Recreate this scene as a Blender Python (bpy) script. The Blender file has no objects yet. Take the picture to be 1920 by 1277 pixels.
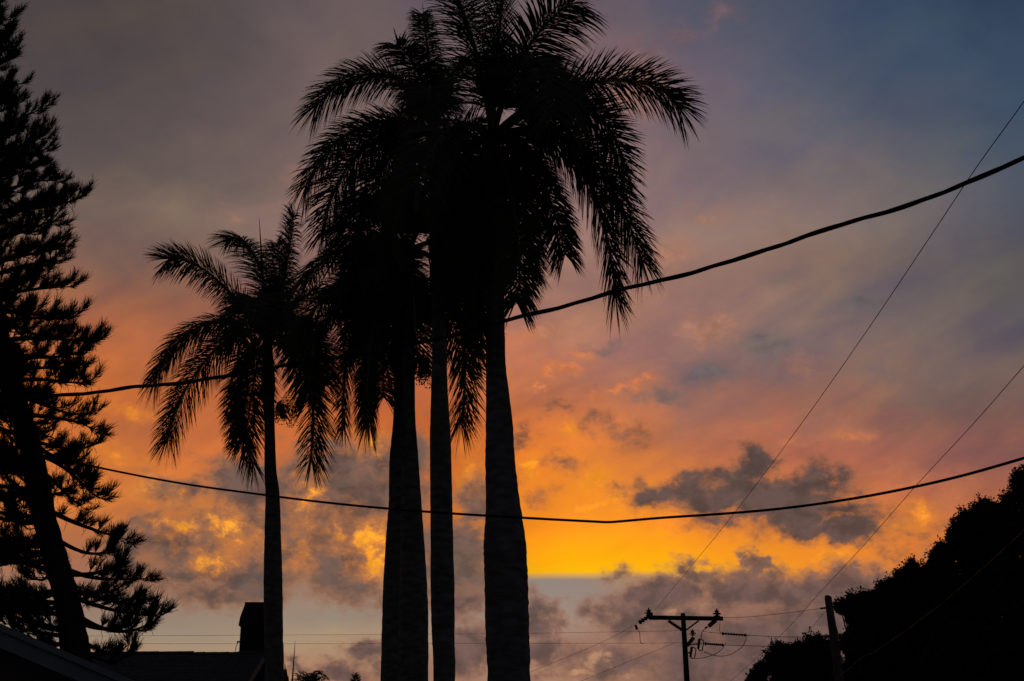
import bpy, math, random
import numpy as np
from mathutils import Vector, Matrix

random.seed(7)
RNG = np.random.default_rng(7)
R = math.radians
scene = bpy.context.scene
col = scene.collection

# ------------------------------------------------------------------ camera
CAM_H, PITCH, FPX = 1.6, R(20.0), 2666.7          # 50 mm on a 36 mm sensor, frame 1920 x 1277
cam = bpy.data.cameras.new('camera')
cam.lens, cam.sensor_width = 50.0, 36.0
cam.clip_start, cam.clip_end = 0.1, 6000
camo = bpy.data.objects.new('camera', cam)
camo.location = (0, 0, CAM_H)
camo.rotation_euler = (R(90) + PITCH, 0, 0)
col.objects.link(camo)
scene.camera = camo

SP, CP = math.sin(PITCH), math.cos(PITCH)
def ray(x, y):
    rx, up = (x - 960) / FPX, (638.5 - y) / FPX
    return Vector((rx, CP - up * SP, SP + up * CP))
def at(x, y, Y):
    """world point seen in the photograph at (x, y), standing at ground distance Y"""
    d = ray(x, y)
    return Vector((0, 0, CAM_H)) + d * (Y / d.y)
def azel(x, y):
    d = ray(x, y).normalized()
    return math.atan2(d.x, d.y), math.asin(d.z)
def pix(az, el):
    d = (math.sin(az) * math.cos(el), math.cos(az) * math.cos(el), math.sin(el))
    dep = d[1] * CP + d[2] * SP
    if dep < 0.05: dep = 0.05
    return 960 + FPX * d[0] / dep, 638.5 - FPX * (-d[1] * SP + d[2] * CP) / dep
def lin(c):
    return tuple(((v / 255) / 12.92 if v / 255 <= 0.04045 else ((v / 255 + 0.055) / 1.055) ** 2.4) for v in c)

scene.view_settings.view_transform = 'Standard'
scene.view_settings.look = 'None'
scene.view_settings.exposure = 0.0
scene.view_settings.gamma = 1.0
scene.view_settings.use_curve_mapping = False
scene.cycles.max_bounces = 2
scene.cycles.diffuse_bounces = 1
scene.cycles.use_denoising = True
scene.cycles.use_adaptive_sampling = True
scene.cycles.adaptive_threshold = 0.015
scene.cycles.adaptive_min_samples = 12

# ------------------------------------------------------------------ sky
SUN_AZ, SUN_EL = azel(1130, 1400)[0], R(1.0)
world = bpy.data.worlds.new('World')
scene.world = world
world.use_nodes = True
nt = world.node_tree
nt.nodes.clear()
N, L = nt.nodes, nt.links
def setin(sock, v):
    if isinstance(v, bpy.types.NodeSocket): L.new(v, sock)
    else: sock.default_value = v
def math_(op, a, b=0.0, c=0.0, clamp=False):
    n = N.new('ShaderNodeMath'); n.operation = op; n.use_clamp = clamp
    setin(n.inputs[0], a); setin(n.inputs[1], b); setin(n.inputs[2], c)
    return n.outputs[0]
def vmath(op, a, b=(0, 0, 0)):
    n = N.new('ShaderNodeVectorMath'); n.operation = op
    setin(n.inputs[0], a); setin(n.inputs[1], b)
    return n.outputs['Value' if op in ('LENGTH', 'DOT_PRODUCT') else 'Vector']
def smooth(v, a, b, lo=0.0, hi=1.0, kind='SMOOTHSTEP'):
    n = N.new('ShaderNodeMapRange'); n.interpolation_type = kind; n.clamp = True
    setin(n.inputs['Value'], v)
    n.inputs['From Min'].default_value = a; n.inputs['From Max'].default_value = b
    n.inputs['To Min'].default_value = lo; n.inputs['To Max'].default_value = hi
    return n.outputs['Result']
def mixc(f, a, b, blend='MIX'):
    n = N.new('ShaderNodeMix'); n.data_type = 'RGBA'; n.blend_type = blend
    setin(n.inputs['Factor'], f)
    for s, v in ((n.inputs[6], a), (n.inputs[7], b)):
        if isinstance(v, tuple) and len(v) == 3: v = (*v, 1)
        setin(s, v)
    return n.outputs[2]
def noise(vec, scale, detail=6.0, rough=0.55, dist=0.0, lac=2.0, out='Factor'):
    n = N.new('ShaderNodeTexNoise'); n.noise_dimensions = '3D'
    setin(n.inputs['Vector'], vec)
    n.inputs['Scale'].default_value = scale; n.inputs['Detail'].default_value = detail
    n.inputs['Roughness'].default_value = rough; n.inputs['Distortion'].default_value = dist
    n.inputs['Lacunarity'].default_value = lac
    return n.outputs[0] if out == 'Factor' else n.outputs['Color']
def mapping(vec, scale=(1, 1, 1), rot=(0, 0, 0), loc=(0, 0, 0)):
    n = N.new('ShaderNodeMapping'); setin(n.inputs['Vector'], vec)
    n.inputs['Scale'].default_value = scale; n.inputs['Rotation'].default_value = rot; n.inputs['Location'].default_value = loc
    return n.outputs[0]

K = FPX / 100.0                                   # angular unit: a hundredth of the frame's pixels per radian
tc = N.new('ShaderNodeTexCoord')
dirv = vmath('NORMALIZE', tc.outputs['Generated'])
sep = N.new('ShaderNodeSeparateXYZ'); L.new(dirv, sep.inputs[0])
U = math_('MULTIPLY', math_('ARCTAN2', sep.outputs[0], sep.outputs[1]), K)
V = math_('MULTIPLY', math_('ARCSINE', sep.outputs[2]), K)
D3 = vmath('MULTIPLY', dirv, (K, K, K * 1.35))    # clouds lie flat: squeezed in height

# the glow of the evening sky by direction (rows of elevation, columns of azimuth), as seen over the street
TX = [0, 160, 320, 480, 640, 800, 960, 1120, 1280, 1440, 1600, 1760, 1920]
TABLE = {
 -120: "62 58 60|64 60 62|64 60 62|72 66 70|80 72 78|82 74 82|80 74 84|80 76 88|62 70 88|60 68 86|54 64 82|46 60 78|40 54 70",
 0:   "66 60 60|68 62 62|68 62 62|78 71 72|88 78 80|88 78 82|86 77 83|92 80 88|62 74 94|72 76 92|56 70 90|45 63 84|37 54 76",
 120: "70 64 64|70 64 64|74 67 67|82 74 74|92 81 82|94 82 84|94 82 86|108 88 90|98 84 90|72 77 93|60 72 89|52 67 86|42 60 81",
 240: "76 69 68|78 71 70|80 72 72|86 77 77|98 85 84|104 88 86|108 90 90|112 92 92|96 87 92|80 81 92|74 79 89|65 73 86|50 67 84",
 340: "88 78 74|90 79 76|86 78 76|90 80 78|112 92 88|118 96 92|120 98 94|118 96 94|98 88 94|102 92 92|92 86 88|75 80 88|60 71 84",
 420: "110 90 80|108 90 80|114 98 86|106 92 86|124 98 92|126 100 94|128 104 98|128 104 98|122 104 98|116 100 94|104 94 92|88 84 86|74 76 82",
 500: "140 100 80|138 100 82|128 100 86|122 98 88|130 100 92|132 104 96|134 106 98|138 108 100|138 110 100|130 106 98|112 98 94|96 90 88|82 82 82",
 580: "180 115 75|178 113 76|168 109 78|150 104 84|140 102 90|145 108 94|152 112 96|152 114 98|154 116 98|136 110 98|106 96 96|96 92 92|88 86 86",
 660: "205 120 65|200 118 68|185 112 75|165 105 80|160 102 80|165 105 82|182 116 86|158 112 98|150 112 96|118 102 98|130 106 94|112 98 92|104 90 86",
 740: "215 120 55|215 122 55|200 115 62|190 108 62|190 108 65|195 108 65|205 120 70|194 118 80|142 108 96|158 108 88|140 102 88|124 100 88|116 92 84",
 800: "215 120 50|215 124 60|198 116 68|204 114 60|208 114 55|205 108 50|215 118 55|202 116 70|180 115 85|180 108 82|162 102 82|140 100 82|130 92 80",
 860: "212 120 55|216 126 60|210 122 62|208 120 65|212 122 60|205 108 50|228 128 42|228 132 52|208 122 72|198 114 78|190 110 80|174 106 82|150 98 82",
 920: "208 120 60|208 122 60|205 122 60|205 120 62|196 116 64|200 108 50|232 132 36|244 148 42|230 134 56|212 122 66|200 115 70|187 109 72|165 100 75",
 980: "190 115 65|188 114 65|195 115 60|200 120 58|205 122 55|190 106 58|232 132 30|246 150 34|236 138 44|218 126 52|218 127 56|206 118 58|180 105 65",
 1030:"175 110 75|168 110 78|172 110 70|190 118 62|208 130 56|165 112 85|242 152 18|254 174 10|250 160 22|240 144 36|236 140 44|216 122 52|185 108 60",
 1070:"165 115 88|160 112 90|152 110 88|165 115 84|178 120 78|138 112 100|251 178 6|255 192 0|255 180 6|246 157 28|236 141 44|206 120 64|170 105 70",
 1085:"160 118 95|155 115 95|148 112 94|152 116 96|154 118 96|130 112 106|146 134 124|146 132 124|186 136 92|190 120 75|180 112 75|160 105 78|150 100 78",
 1120:"150 120 100|150 118 100|150 124 108|156 130 112|156 136 120|138 118 110|146 136 130|148 134 128|160 122 105|150 108 92|135 100 88|125 95 85|120 90 82",
 1160:"145 125 108|148 128 112|148 132 118|152 136 120|148 136 122|148 126 110|158 142 130|163 138 122|150 113 100|135 102 92|120 92 88|115 90 85|110 85 80",
 1200:"150 135 115|152 138 118|156 142 122|163 146 122|172 150 122|165 138 115|164 136 120|150 116 102|135 102 93|120 92 86|110 86 84|105 84 82|100 80 78",
 1240:"165 132 107|165 134 110|172 142 115|180 147 115|168 132 104|152 116 96|165 132 112|164 126 104|125 96 88|112 88 84|105 83 80|100 80 78|96 76 75",
 1300:"165 122 100|165 122 100|166 122 100|162 118 97|152 112 93|148 108 90|165 130 108|168 132 106|120 92 85|108 86 84|100 80 78|96 76 75|92 72 72",
}
TY = sorted(TABLE)
TAB = np.array([[[float(v) for v in c.split()] for c in TABLE[y].split('|')] for y in TY])
for j_, y_ in enumerate(TY):
    for i_, x_ in enumerate(TX):
        if 100 <= y_ <= 660 and x_ >= 480: TAB[j_, i_] *= (1.07, 1.05, 1.05)
        if y_ <= 440: TAB[j_, i_] *= 1.15
        if 560 <= y_ <= 900 and x_ >= 1280: TAB[j_, i_] *= (.94, .96, 1.03)
        if 560 <= y_ <= 880 and x_ <= 800: TAB[j_, i_] *= (.95, .93, .97)
def tab(x, y):
    x = min(max(x, TX[0]), TX[-1]); y = min(max(y, TY[0]), TY[-1])
    i = min(int(np.searchsorted(TX, x, 'right')) - 1, len(TX) - 2)
    j = min(int(np.searchsorted(TY, y, 'right')) - 1, len(TY) - 2)
    fx = (x - TX[i]) / (TX[i + 1] - TX[i]); fy = (y - TY[j]) / (TY[j + 1] - TY[j])
    a = TAB[j, i] * (1 - fx) + TAB[j, i + 1] * fx
    b = TAB[j + 1, i] * (1 - fx) + TAB[j + 1, i + 1] * fx
    return a * (1 - fy) + b * fy
DUSK_LOW, DUSK_HIGH = np.array([48, 46, 52.]), np.array([44, 47, 56.])
def sky_colour(az, el):
    """glow of the west; away from it the sky turns to plain dusk grey"""
    x, y = pix(az, el)
    c = tab(x, y) if abs(az) < 1.2 else TAB[0, 6]
    away = min(max((abs(az) - R(21)) / R(50), 0), 1); away = away * away * (3 - 2 * away)
    high = min(max((el - R(33)) / R(35), 0), 1); high = high * high * (3 - 2 * high)
    dusk = DUSK_LOW + (DUSK_HIGH - DUSK_LOW) * min(max(el / R(40), 0), 1)
    c = c * (1 - away) + dusk * away
    return c * (1 - high) + DUSK_HIGH * high
# slow swirls bend the glow; the cloud base over the gap in the west stays level
w1 = noise(vmath('MULTIPLY', dirv, (K, K, K * 2.0)), 0.55, 4, 0.55, 0.6, out='Color')
sw = N.new('ShaderNodeSeparateColor'); L.new(w1, sw.inputs[0])
v_edge = azel(960, 1078)[1] * K
calm = smooth(math_('ABSOLUTE', math_('SUBTRACT', V, v_edge)), 0.15, 1.6, 0.10, 1.0)
Uw = math_('ADD', U, math_('MULTIPLY', math_('SUBTRACT', sw.outputs[0], 0.5), 1.5))
Vw = math_('ADD', V, math_('MULTIPLY', math_('MULTIPLY', math_('SUBTRACT', sw.outputs[1], 0.5), 1.0), calm))
AZS = [-180, -100, -60, -38] + [v for v in np.linspace(-21.5, 21.5, 22)] + [38, 60, 100, 180]
fu = math_('ADD', math_('DIVIDE', Uw, 2 * math.pi * K), 0.5)
rows = [azel(960, y)[1] for y in (1300, 1277, 1250, 1222, 1195, 1165, 1135, 1108, 1086, 1071, 1048, 1020, 985, 950, 915, 875,
                                  830, 780, 720, 660, 590, 520, 440, 360, 270, 170, 60, -60)] + [R(48), R(75)]
rows = sorted(rows)
colr = None
for i, el in enumerate(rows):
    cr = N.new('ShaderNodeValToRGB'); cr.color_ramp.interpolation = 'EASE'
    els = cr.color_ramp.elements
    while len(els) < len(AZS): els.new(0.5)
    for k, a in enumerate(AZS):
        els[k].position = (a + 180) / 360
    for k, a in enumerate(AZS):
        els[k].color = (*lin(sky_colour(R(a), el)), 1)
    L.new(fu, cr.inputs[0])
    if colr is None: colr = cr.outputs[0]
    else: colr = mixc(smooth(Vw, rows[i - 1] * K, el * K, kind='LINEAR'), colr, cr.outputs[0])

# thin high veil: slanting streaks, a little lighter and darker
streak = noise(vmath('MULTIPLY', mapping(vmath('MULTIPLY', dirv, (K, K, K)), rot=(0, R(-38), 0)), (0.4, 0.7, 1.1)), 0.6, 6, 0.55, 0.4)
fine = noise(D3, 2.0, 7, 0.62, 0.3)
upper = smooth(V, azel(960, 960)[1] * K, azel(960, 700)[1] * K)
veil = math_('ADD', math_('MULTIPLY', math_('SUBTRACT', streak, 0.5), 0.85), math_('MULTIPLY', math_('SUBTRACT', fine, 0.5), 0.25))
colr = mixc(1.0, colr, mixc(math_('ADD', 0.5, math_('MULTIPLY', veil, math_('ADD', 0.25, math_('MULTIPLY', upper, 0.75)))),
                            (0.72, 0.76, 0.82), (1.36, 1.26, 1.17)), 'MULTIPLY')

# the lit underside of the deck is mottled: soft folds, rosier and more golden
fold = noise(vmath('MULTIPLY', mapping(vmath('MULTIPLY', dirv, (K, K, K)), rot=(0, R(27), 0)), (0.42, 0.8, 1.15)), 0.85, 7, 0.56, 0.35)
band = math_('MULTIPLY', smooth(V, v_edge + 0.02, v_edge + 1.0), smooth(V, azel(960, 640)[1] * K, azel(960, 420)[1] * K, 1.0, 0.45))
fm = math_('ADD', 0.5, math_('MULTIPLY', math_('MULTIPLY', math_('SUBTRACT', fold, 0.5), 2.4), band), clamp=True)
colr = mixc(1.0, colr, mixc(fm, (0.74, 0.76, 0.98), (1.24, 1.17, 0.94)), 'MULTIPLY')
UV = N.new('ShaderNodeCombineXYZ'); L.new(U, UV.inputs[0]); L.new(V, UV.inputs[1])
wc = noise(D3, 1.6, 4, 0.6, 0.0, out='Color')
UVw = vmath('ADD', UV.outputs[0], vmath('MULTIPLY', vmath('SUBTRACT', wc, (0.5, 0.5, 0.5)), (1.3, 0.9, 0)))
puff = noise(D3, 1.45, 9, 0.63, 0.25)
puff2 = noise(vmath('ADD', D3, (17.3, 4.1, 9.7)), 2.6, 9, 0.69, 0.2)
shade = noise(vmath('ADD', D3, (3.3, 14.1, 5.7)), 1.9, 7, 0.6, 0.3)
def bank(blobs, nz, amp=1.5, lo=0.0, hi=0.4, top=1.0):
    """a cloud bank: rounded masses at their bearing and height, edges broken up by noise"""
    f = None
    for b in blobs:
        x, y, rx, ry = b[:4]; wgt = b[4] if len(b) > 4 else 1.0
        a, e = azel(x, y)
        r = vmath('LENGTH', vmath('MULTIPLY', vmath('SUBTRACT', UVw, (a * K, e * K, 0)), (100 / rx, 100 / ry, 0)))
        v = math_('MULTIPLY_ADD', r, -wgt, wgt)
        f = v if f is None else math_('MAXIMUM', f, v)
    f = math_('MAXIMUM', f, -1.5)
    f = math_('ADD', f, math_('MULTIPLY', math_('SUBTRACT', nz, 0.5), amp))
    return smooth(f, lo, hi, 0, top), f
def lay(base, blobs, thin, thick, nz, amp=1.5, lo=0.0, hi=0.4, top=0.95, core=(0.25, 0.9)):
    a, f = bank(blobs, nz, amp, lo, hi, top)
    tone = mixc(smooth(shade, 0.36, 0.64), tuple(v * .80 for v in lin(thick)), tuple(v * m for v, m in zip(lin(thick), (1.42, 1.32, 1.26))))
    return mixc(a, base, mixc(smooth(f, *core), lin(thin), tone))
# broad soft folds of the deck, peach where lit from below and slate where turned away
colr = lay(colr, [(1330, 615, 130, 55), (1020, 620, 90, 30), (1500, 690, 70, 40, .8), (1560, 800, 130, 40, .8), (1260, 480, 130, 60, .8), (1330, 400, 120, 40, .7), (1200, 170, 120, 90, .8), (560, 350, 90, 70, .6), (430, 400, 90, 40, .5)],
           (164, 118, 98), (178, 122, 94), puff2, 0.9, 0.0, 1.0, 0.6)
colr = lay(colr, [(1330, 700, 100, 34), (1430, 640, 80, 36), (1240, 740, 80, 26), (1620, 570, 130, 40, .8), (1130, 650, 60, 16, .7), (1480, 520, 100, 30, .5), (1640, 700, 90, 30, .6), (1450, 230, 140, 60, .6), (1700, 380, 160, 60, .6)],
           (112, 102, 100), (98, 95, 97), puff, 0.8, 0.0, 0.9, 0.7)
colr = lay(colr, [(1010, 710, 50, 20), (1050, 690, 55, 22), (1095, 665, 45, 20, .8), (1120, 750, 50, 18), (1165, 730, 50, 18), (1200, 712, 34, 14, .7), (1000, 640, 60, 14, .6), (1590, 810, 90, 18, .6), (1480, 830, 80, 16, .5), (1700, 900, 90, 30, .5), (1780, 930, 60, 40, .5)],
           (196, 118, 80), (212, 124, 74), puff2, 1.2, -0.2, 0.9, 0.8)
colr = lay(colr, [(1000, 875, 44, 26), (1115, 895, 70, 40), (1140, 950, 80, 22, .8), (1060, 810, 40, 18, .6), (880, 880, 40, 60, .6), (1660, 985, 90, 20, .8), (1560, 1040, 90, 22, .8), (1720, 960, 60, 22, .6), (260, 920, 60, 40, .4), (210, 860, 60, 30, .4), (250, 770, 60, 22, .6), (680, 810, 60, 18, .6)],
           (236, 138, 46), (255, 158, 36), puff, 2.2, -0.2, 0.9, 0.75)
# level grey cloud behind the palms and over the western gap
colr = lay(colr, [(650, 880, 80, 70), (690, 930, 60, 60), (600, 950, 75, 75), (470, 930, 90, 55), (350, 915, 75, 32), (420, 990, 95, 40),
                  (520, 1020, 80, 60), (330, 1020, 70, 45), (480, 1080, 110, 42), (620, 1060, 75, 55), (690, 1105, 60, 30), (280, 990, 50, 40),
                  (860, 1050, 80, 95, 1.3), (890, 960, 50, 50), (790, 880, 30, 70, .7), (560, 890, 60, 50), (700, 870, 60, 50), (250, 1040, 60, 40), (400, 1110, 120, 20, .6), (470, 890, 90, 34, .8), (640, 1000, 80, 60, 1.1), (380, 1075, 90, 26, .9)],
           (146, 102, 78), (96, 80, 75), puff, 3.0, -0.55, 0.4, 0.95, (-0.1, 0.8))
# sun-lit breaks in it
colr = lay(colr, [(350, 985, 70, 34, .9), (425, 990, 70, 40, .9), (395, 1050, 55, 28, .7), (500, 1020, 60, 34, .4), (690, 1015, 55, 60, 1.05), (705, 1060, 50, 36, 1.35), (575, 935, 34, 60, .7), (555, 1040, 44, 30, .6), (690, 830, 60, 28, .7), (300, 930, 60, 34, .5), (650, 1000, 50, 40, .5)],
           (206, 124, 62), (255, 168, 38), puff2, 2.9, -0.4, 1.1, 0.92, (0.2, 1.2))
# brown scraps in the orange
colr = lay(colr, [(1055, 862, 48, 24), (985, 820, 34, 28), (1040, 770, 40, 20, .7), (1170, 812, 80, 28, .8), (1120, 790, 50, 22, .7), (1010, 930, 40, 26, .6), (930, 900, 60, 30, .4), (1680, 1030, 50, 14, .5), (1790, 985, 70, 14, .5), (1720, 1000, 40, 14, .5)],
           (172, 104, 68), (118, 84, 68), puff2, 2.0, -0.3, 1.0, 0.85, (-.1, .8))
# the dark bank to the right
colr = lay(colr, [(1412, 872, 30, 40), (1385, 915, 75, 40), (1290, 925, 90, 32), (1215, 922, 50, 20, .8), (1530, 905, 50, 36), (1480, 935, 120, 42), (1585, 958, 70, 30),
                  (1395, 970, 90, 16, .6), (1510, 985, 90, 24, .8), (1620, 985, 50, 18, .7), (1440, 945, 110, 35, 1.2), (1330, 935, 80, 22, 1.1), (1500, 962, 120, 36, 1.3), (1570, 985, 80, 24, 1.1)],
           (160, 103, 70), (84, 71, 69), puff, 2.3, -0.75, 0.6, 0.97, (-0.5, 0.4))
# low cloud along the horizon
colr = lay(colr, [(1405, 1058, 24, 24), (1310, 1075, 40, 18, .7), (1390, 1105, 90, 42), (1500, 1110, 90, 40), (1600, 1105, 75, 40), (1240, 1115, 80, 36, 1.1), (1170, 1080, 30, 18, .5), (1700, 1080, 70, 20, .6),
                  (1180, 1165, 90, 45), (1300, 1180, 100, 60), (1450, 1200, 140, 80), (1150, 1240, 120, 45, .9), (1020, 1160, 40, 38), (1010, 1230, 60, 40), (880, 1130, 50, 26, .6), (900, 1220, 60, 50),
                  (690, 1225, 40, 26), (640, 1262, 60, 26), (560, 1245, 24, 14, .7), (1700, 1180, 180, 110, 1.4), (1560, 1200, 160, 110, 1.4), (1420, 1240, 140, 80, 1.4), (1300, 1255, 110, 50, 1.2)],
           (152, 108, 88), (98, 79, 77), puff, 2.3, -0.5, 0.4, 0.93, (-0.3, 0.7))
colr = lay(colr, [(1110, 1235, 40, 34), (1090, 1262, 40, 24), (1180, 1260, 40, 20, .7), (1030, 1150, 24, 20, .5), (1250, 1150, 60, 16, .5), (1330, 1140, 30, 20, .5)],
           (160, 118, 95), (186, 142, 108), puff2, 2.0, 0.0, 0.8, 0.7)
# a few rosy scraps high up
colr = lay(colr, [(1350, 25, 70, 34), (1285, 65, 90, 36), (1200, 110, 120, 60)],
           (112, 90, 94), (122, 96, 98), puff2, 0.9, 0.0, 1.1, 0.6)

nish = N.new('ShaderNodeTexSky'); nish.sky_type = 'NISHITA'; nish.sun_disc = False
nish.sun_elevation = SUN_EL; nish.sun_rotation = SUN_AZ
nish.air_density, nish.dust_density, nish.ozone_density = 1.0, 2.0, 1.5
bg_clear = N.new('ShaderNodeBackground'); L.new(nish.outputs[0], bg_clear.inputs[0]); bg_clear.inputs[1].default_value = 0.05
bg_cloud = N.new('ShaderNodeBackground'); L.new(colr, bg_cloud.inputs[0]); bg_cloud.inputs[1].default_value = 1.0
mx = N.new('ShaderNodeMixShader'); mx.inputs[0].default_value = 0.97      # almost wholly clouded over
L.new(bg_clear.outputs[0], mx.inputs[1]); L.new(bg_cloud.outputs[0], mx.inputs[2])
wo = N.new('ShaderNodeOutputWorld'); L.new(mx.outputs[0], wo.inputs[0])
world.cycles.sampling_method = 'NONE'

# the sun has gone behind the cloud on the horizon: only a trace of direct light
sl = bpy.data.lights.new('sun', 'SUN'); sl.energy = 0.12; sl.angle = R(8); sl.color = (1.0, 0.62, 0.30)
so = bpy.data.objects.new('sun', sl)
sdir = Vector((math.sin(SUN_AZ) * math.cos(R(3)), math.cos(SUN_AZ) * math.cos(R(3)), math.sin(R(3))))
so.rotation_euler = sdir.to_track_quat('Z', 'Y').to_euler()
so.location = (0, 0, 40)
col.objects.link(so)

# ------------------------------------------------------------------ materials
def mat(name, c1, c2, scale=4.0, rough=0.85, bump=0.0, detail=5, spec=0.25, stretch=(1, 1, 1)):
    m = bpy.data.materials.new(name); m.use_nodes = True
    t = m.node_tree; p = t.nodes['Principled BSDF']
    tcn = t.nodes.new('ShaderNodeTexCoord'); mp = t.nodes.new('ShaderNodeMapping')
    mp.inputs['Scale'].default_value = stretch
    t.links.new(tcn.outputs['Object'], mp.inputs['Vector'])
    nz = t.nodes.new('ShaderNodeTexNoise'); nz.inputs['Scale'].default_value = scale; nz.inputs['Detail'].default_value = detail
    t.links.new(mp.outputs[0], nz.inputs['Vector'])
    r = t.nodes.new('ShaderNodeValToRGB')
    r.color_ramp.elements[0].position, r.color_ramp.elements[1].position = 0.35, 0.68
    r.color_ramp.elements[0].color, r.color_ramp.elements[1].color = (*c1, 1), (*c2, 1)
    t.links.new(nz.outputs[0], r.inputs[0]); t.links.new(r.outputs[0], p.inputs['Base Color'])
    p.inputs['Roughness'].default_value = rough
    p.inputs['Specular IOR Level'].default_value = spec
    if bump:
        b = t.nodes.new('ShaderNodeBump'); b.inputs['Strength'].default_value = bump; b.inputs['Distance'].default_value = 0.02
        t.links.new(nz.outputs[0], b.inputs['Height']); t.links.new(b.outputs[0], p.inputs['Normal'])
    return m
M = dict(
    ground=mat('lawn_earth', (0.035, 0.04, 0.018), (0.07, 0.075, 0.03), 1.5, 0.95, 0.3),
    road=mat('asphalt', (0.04, 0.04, 0.042), (0.06, 0.06, 0.06), 30, 0.9, 0.3),
    palm_trunk=mat('palm_bark', (0.11, 0.106, 0.10), (0.23, 0.22, 0.21), 3.4, 0.95, 0.4, stretch=(1.5, 1.5, 4)),
    crownshaft=mat('crownshaft_green', (0.05, 0.075, 0.03), (0.08, 0.10, 0.04), 5, 0.6, 0.1, stretch=(3, 3, .5)),
    frond=mat('palm_leaf', (0.035, 0.055, 0.018), (0.06, 0.085, 0.03), 6, 0.6, 0, spec=0.2),
    rachis=mat('palm_rachis', (0.06, 0.07, 0.03), (0.09, 0.09, 0.045), 6, 0.7),
    fruit=mat('palm_fruit', (0.06, 0.04, 0.025), (0.09, 0.06, 0.035), 8, 0.7),
    pine_bark=mat('pine_bark', (0.035, 0.026, 0.02), (0.075, 0.055, 0.042), 9, 0.95, 0.8, stretch=(1, 1, .35)),
    needle=mat('pine_needle', (0.02, 0.032, 0.014), (0.04, 0.055, 0.022), 5, 0.75, spec=0.1),
    leaf=mat('broad_leaf', (0.022, 0.034, 0.012), (0.045, 0.062, 0.022), 4, 0.65, spec=0.15),
    bark=mat('tree_bark', (0.05, 0.04, 0.032), (0.09, 0.075, 0.06), 8, 0.95, 0.6),
    cable=mat('black_cable', (0.012, 0.012, 0.012), (0.02, 0.02, 0.02), 20, 0.7),
    wire=mat('bare_wire', (0.05, 0.04, 0.035), (0.08, 0.065, 0.055), 20, 0.6),
    phone=mat('pale_wire', (0.34, 0.27, 0.20), (0.45, 0.36, 0.27), 10, 0.7),
    pole=mat('pole_timber', (0.05, 0.035, 0.026), (0.085, 0.06, 0.045), 10, 0.95, 0.6, stretch=(2, 2, .2)),
    post=mat('weathered_timber', (0.10, 0.075, 0.055), (0.16, 0.12, 0.09), 8, 0.95, 0.6, stretch=(2, 2, .2)),
    porcelain=mat('brown_porcelain', (0.03, 0.02, 0.016), (0.045, 0.03, 0.022), 10, 0.4),
    steel=mat('galvanised_steel', (0.10, 0.10, 0.10), (0.15, 0.15, 0.15), 10, 0.6),
    shingle=mat('roof_shingle', (0.05, 0.048, 0.048), (0.10, 0.095, 0.09), 14, 0.95, 0.6),
    fascia=mat('painted_board', (0.22, 0.25, 0.27), (0.28, 0.31, 0.33), 3, 0.7, 0.1),
    soffit=mat('soffit_board', (0.07, 0.07, 0.07), (0.10, 0.10, 0.10), 3, 0.9),
    wall=mat('stucco', (0.16, 0.13, 0.11), (0.22, 0.18, 0.15), 12, 0.95, 0.4),
    brick=mat('dark_brick', (0.04, 0.016, 0.013), (0.065, 0.028, 0.022), 9, 0.95, 0.5),
    mortar=mat('mortar', (0.05, 0.042, 0.04), (0.065, 0.055, 0.05), 15, 0.95),
    glass=mat('window_glass', (0.012, 0.014, 0.016), (0.02, 0.022, 0.025), 2, 0.08, spec=0.5),
)

# ------------------------------------------------------------------ helpers
class MB:
    def __init__(s): s.v, s.f = [], []
    def add(s, vs, fs):
        o = len(s.v); s.v += [tuple(p) for p in vs]; s.f += [tuple(i + o for i in f) for f in fs]
    def box(s, c, size, rot=None):
        c = Vector(c); hx, hy, hz = size[0] / 2, size[1] / 2, size[2] / 2
        vs = [Vector((x, y, z)) for x in (-hx, hx) for y in (-hy, hy) for z in (-hz, hz)]
        if rot is not None: vs = [rot @ v for v in vs]
        s.add([c + v for v in vs], [(0, 1, 3, 2), (4, 6, 7, 5), (0, 4, 5, 1), (2, 3, 7, 6), (0, 2, 6, 4), (1, 5, 7, 3)])
    def beam(s, a, b, w, h):
        a, b = Vector(a), Vector(b); d = b - a
        q = d.to_track_quat('X', 'Z').to_matrix()
        s.box((a + b) / 2, (d.length, w, h), q)
    def prism(s, poly, y0, y1):
        n = len(poly)
        s.add([(x, y0, z) for x, z in poly] + [(x, y1, z) for x, z in poly],
              [tuple(range(n))] + [tuple(range(2 * n - 1, n - 1, -1))] + [(i, i + n, (i + 1) % n + n, (i + 1) % n) for i in range(n)])
    def tube(s, pts, rad, n=8, cap=True, wob=0.0):
        pts = [Vector(p) for p in pts]
        if not hasattr(rad, '__len__'): rad = [rad] * len(pts)
        T0 = (pts[1] - pts[0]).normalized()
        u = T0.orthogonal().normalized()
        o = len(s.v)
        for i, p in enumerate(pts):
            T = (pts[min(i + 1, len(pts) - 1)] - pts[max(i - 1, 0)])
            T = T.normalized() if T.length > 1e-9 else T0
            u = (u - T * u.dot(T)).normalized(); w = T.cross(u)
            for k in range(n):
                a = 2 * math.pi * k / n
                r = rad[i] * (1 + (random.uniform(-wob, wob) if wob else 0))
                s.v.append(tuple(p + (u * math.cos(a) + w * math.sin(a)) * r))
        for i in range(len(pts) - 1):
            for k in range(n):
                a, b = o + i * n + k, o + i * n + (k + 1) % n
                s.f.append((a, b, b + n, a + n))
        if cap:
            s.f.append(tuple(o + k for k in range(n - 1, -1, -1)))
            s.f.append(tuple(o + (len(pts) - 1) * n + k for k in range(n)))
    def build(s, name, m, parent=None, smooth_=False, kind=None):
        me = bpy.data.meshes.new(name)
        me.from_pydata(s.v, [], s.f); me.update()
        return link(name, me, m, parent, smooth_, kind)
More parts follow.
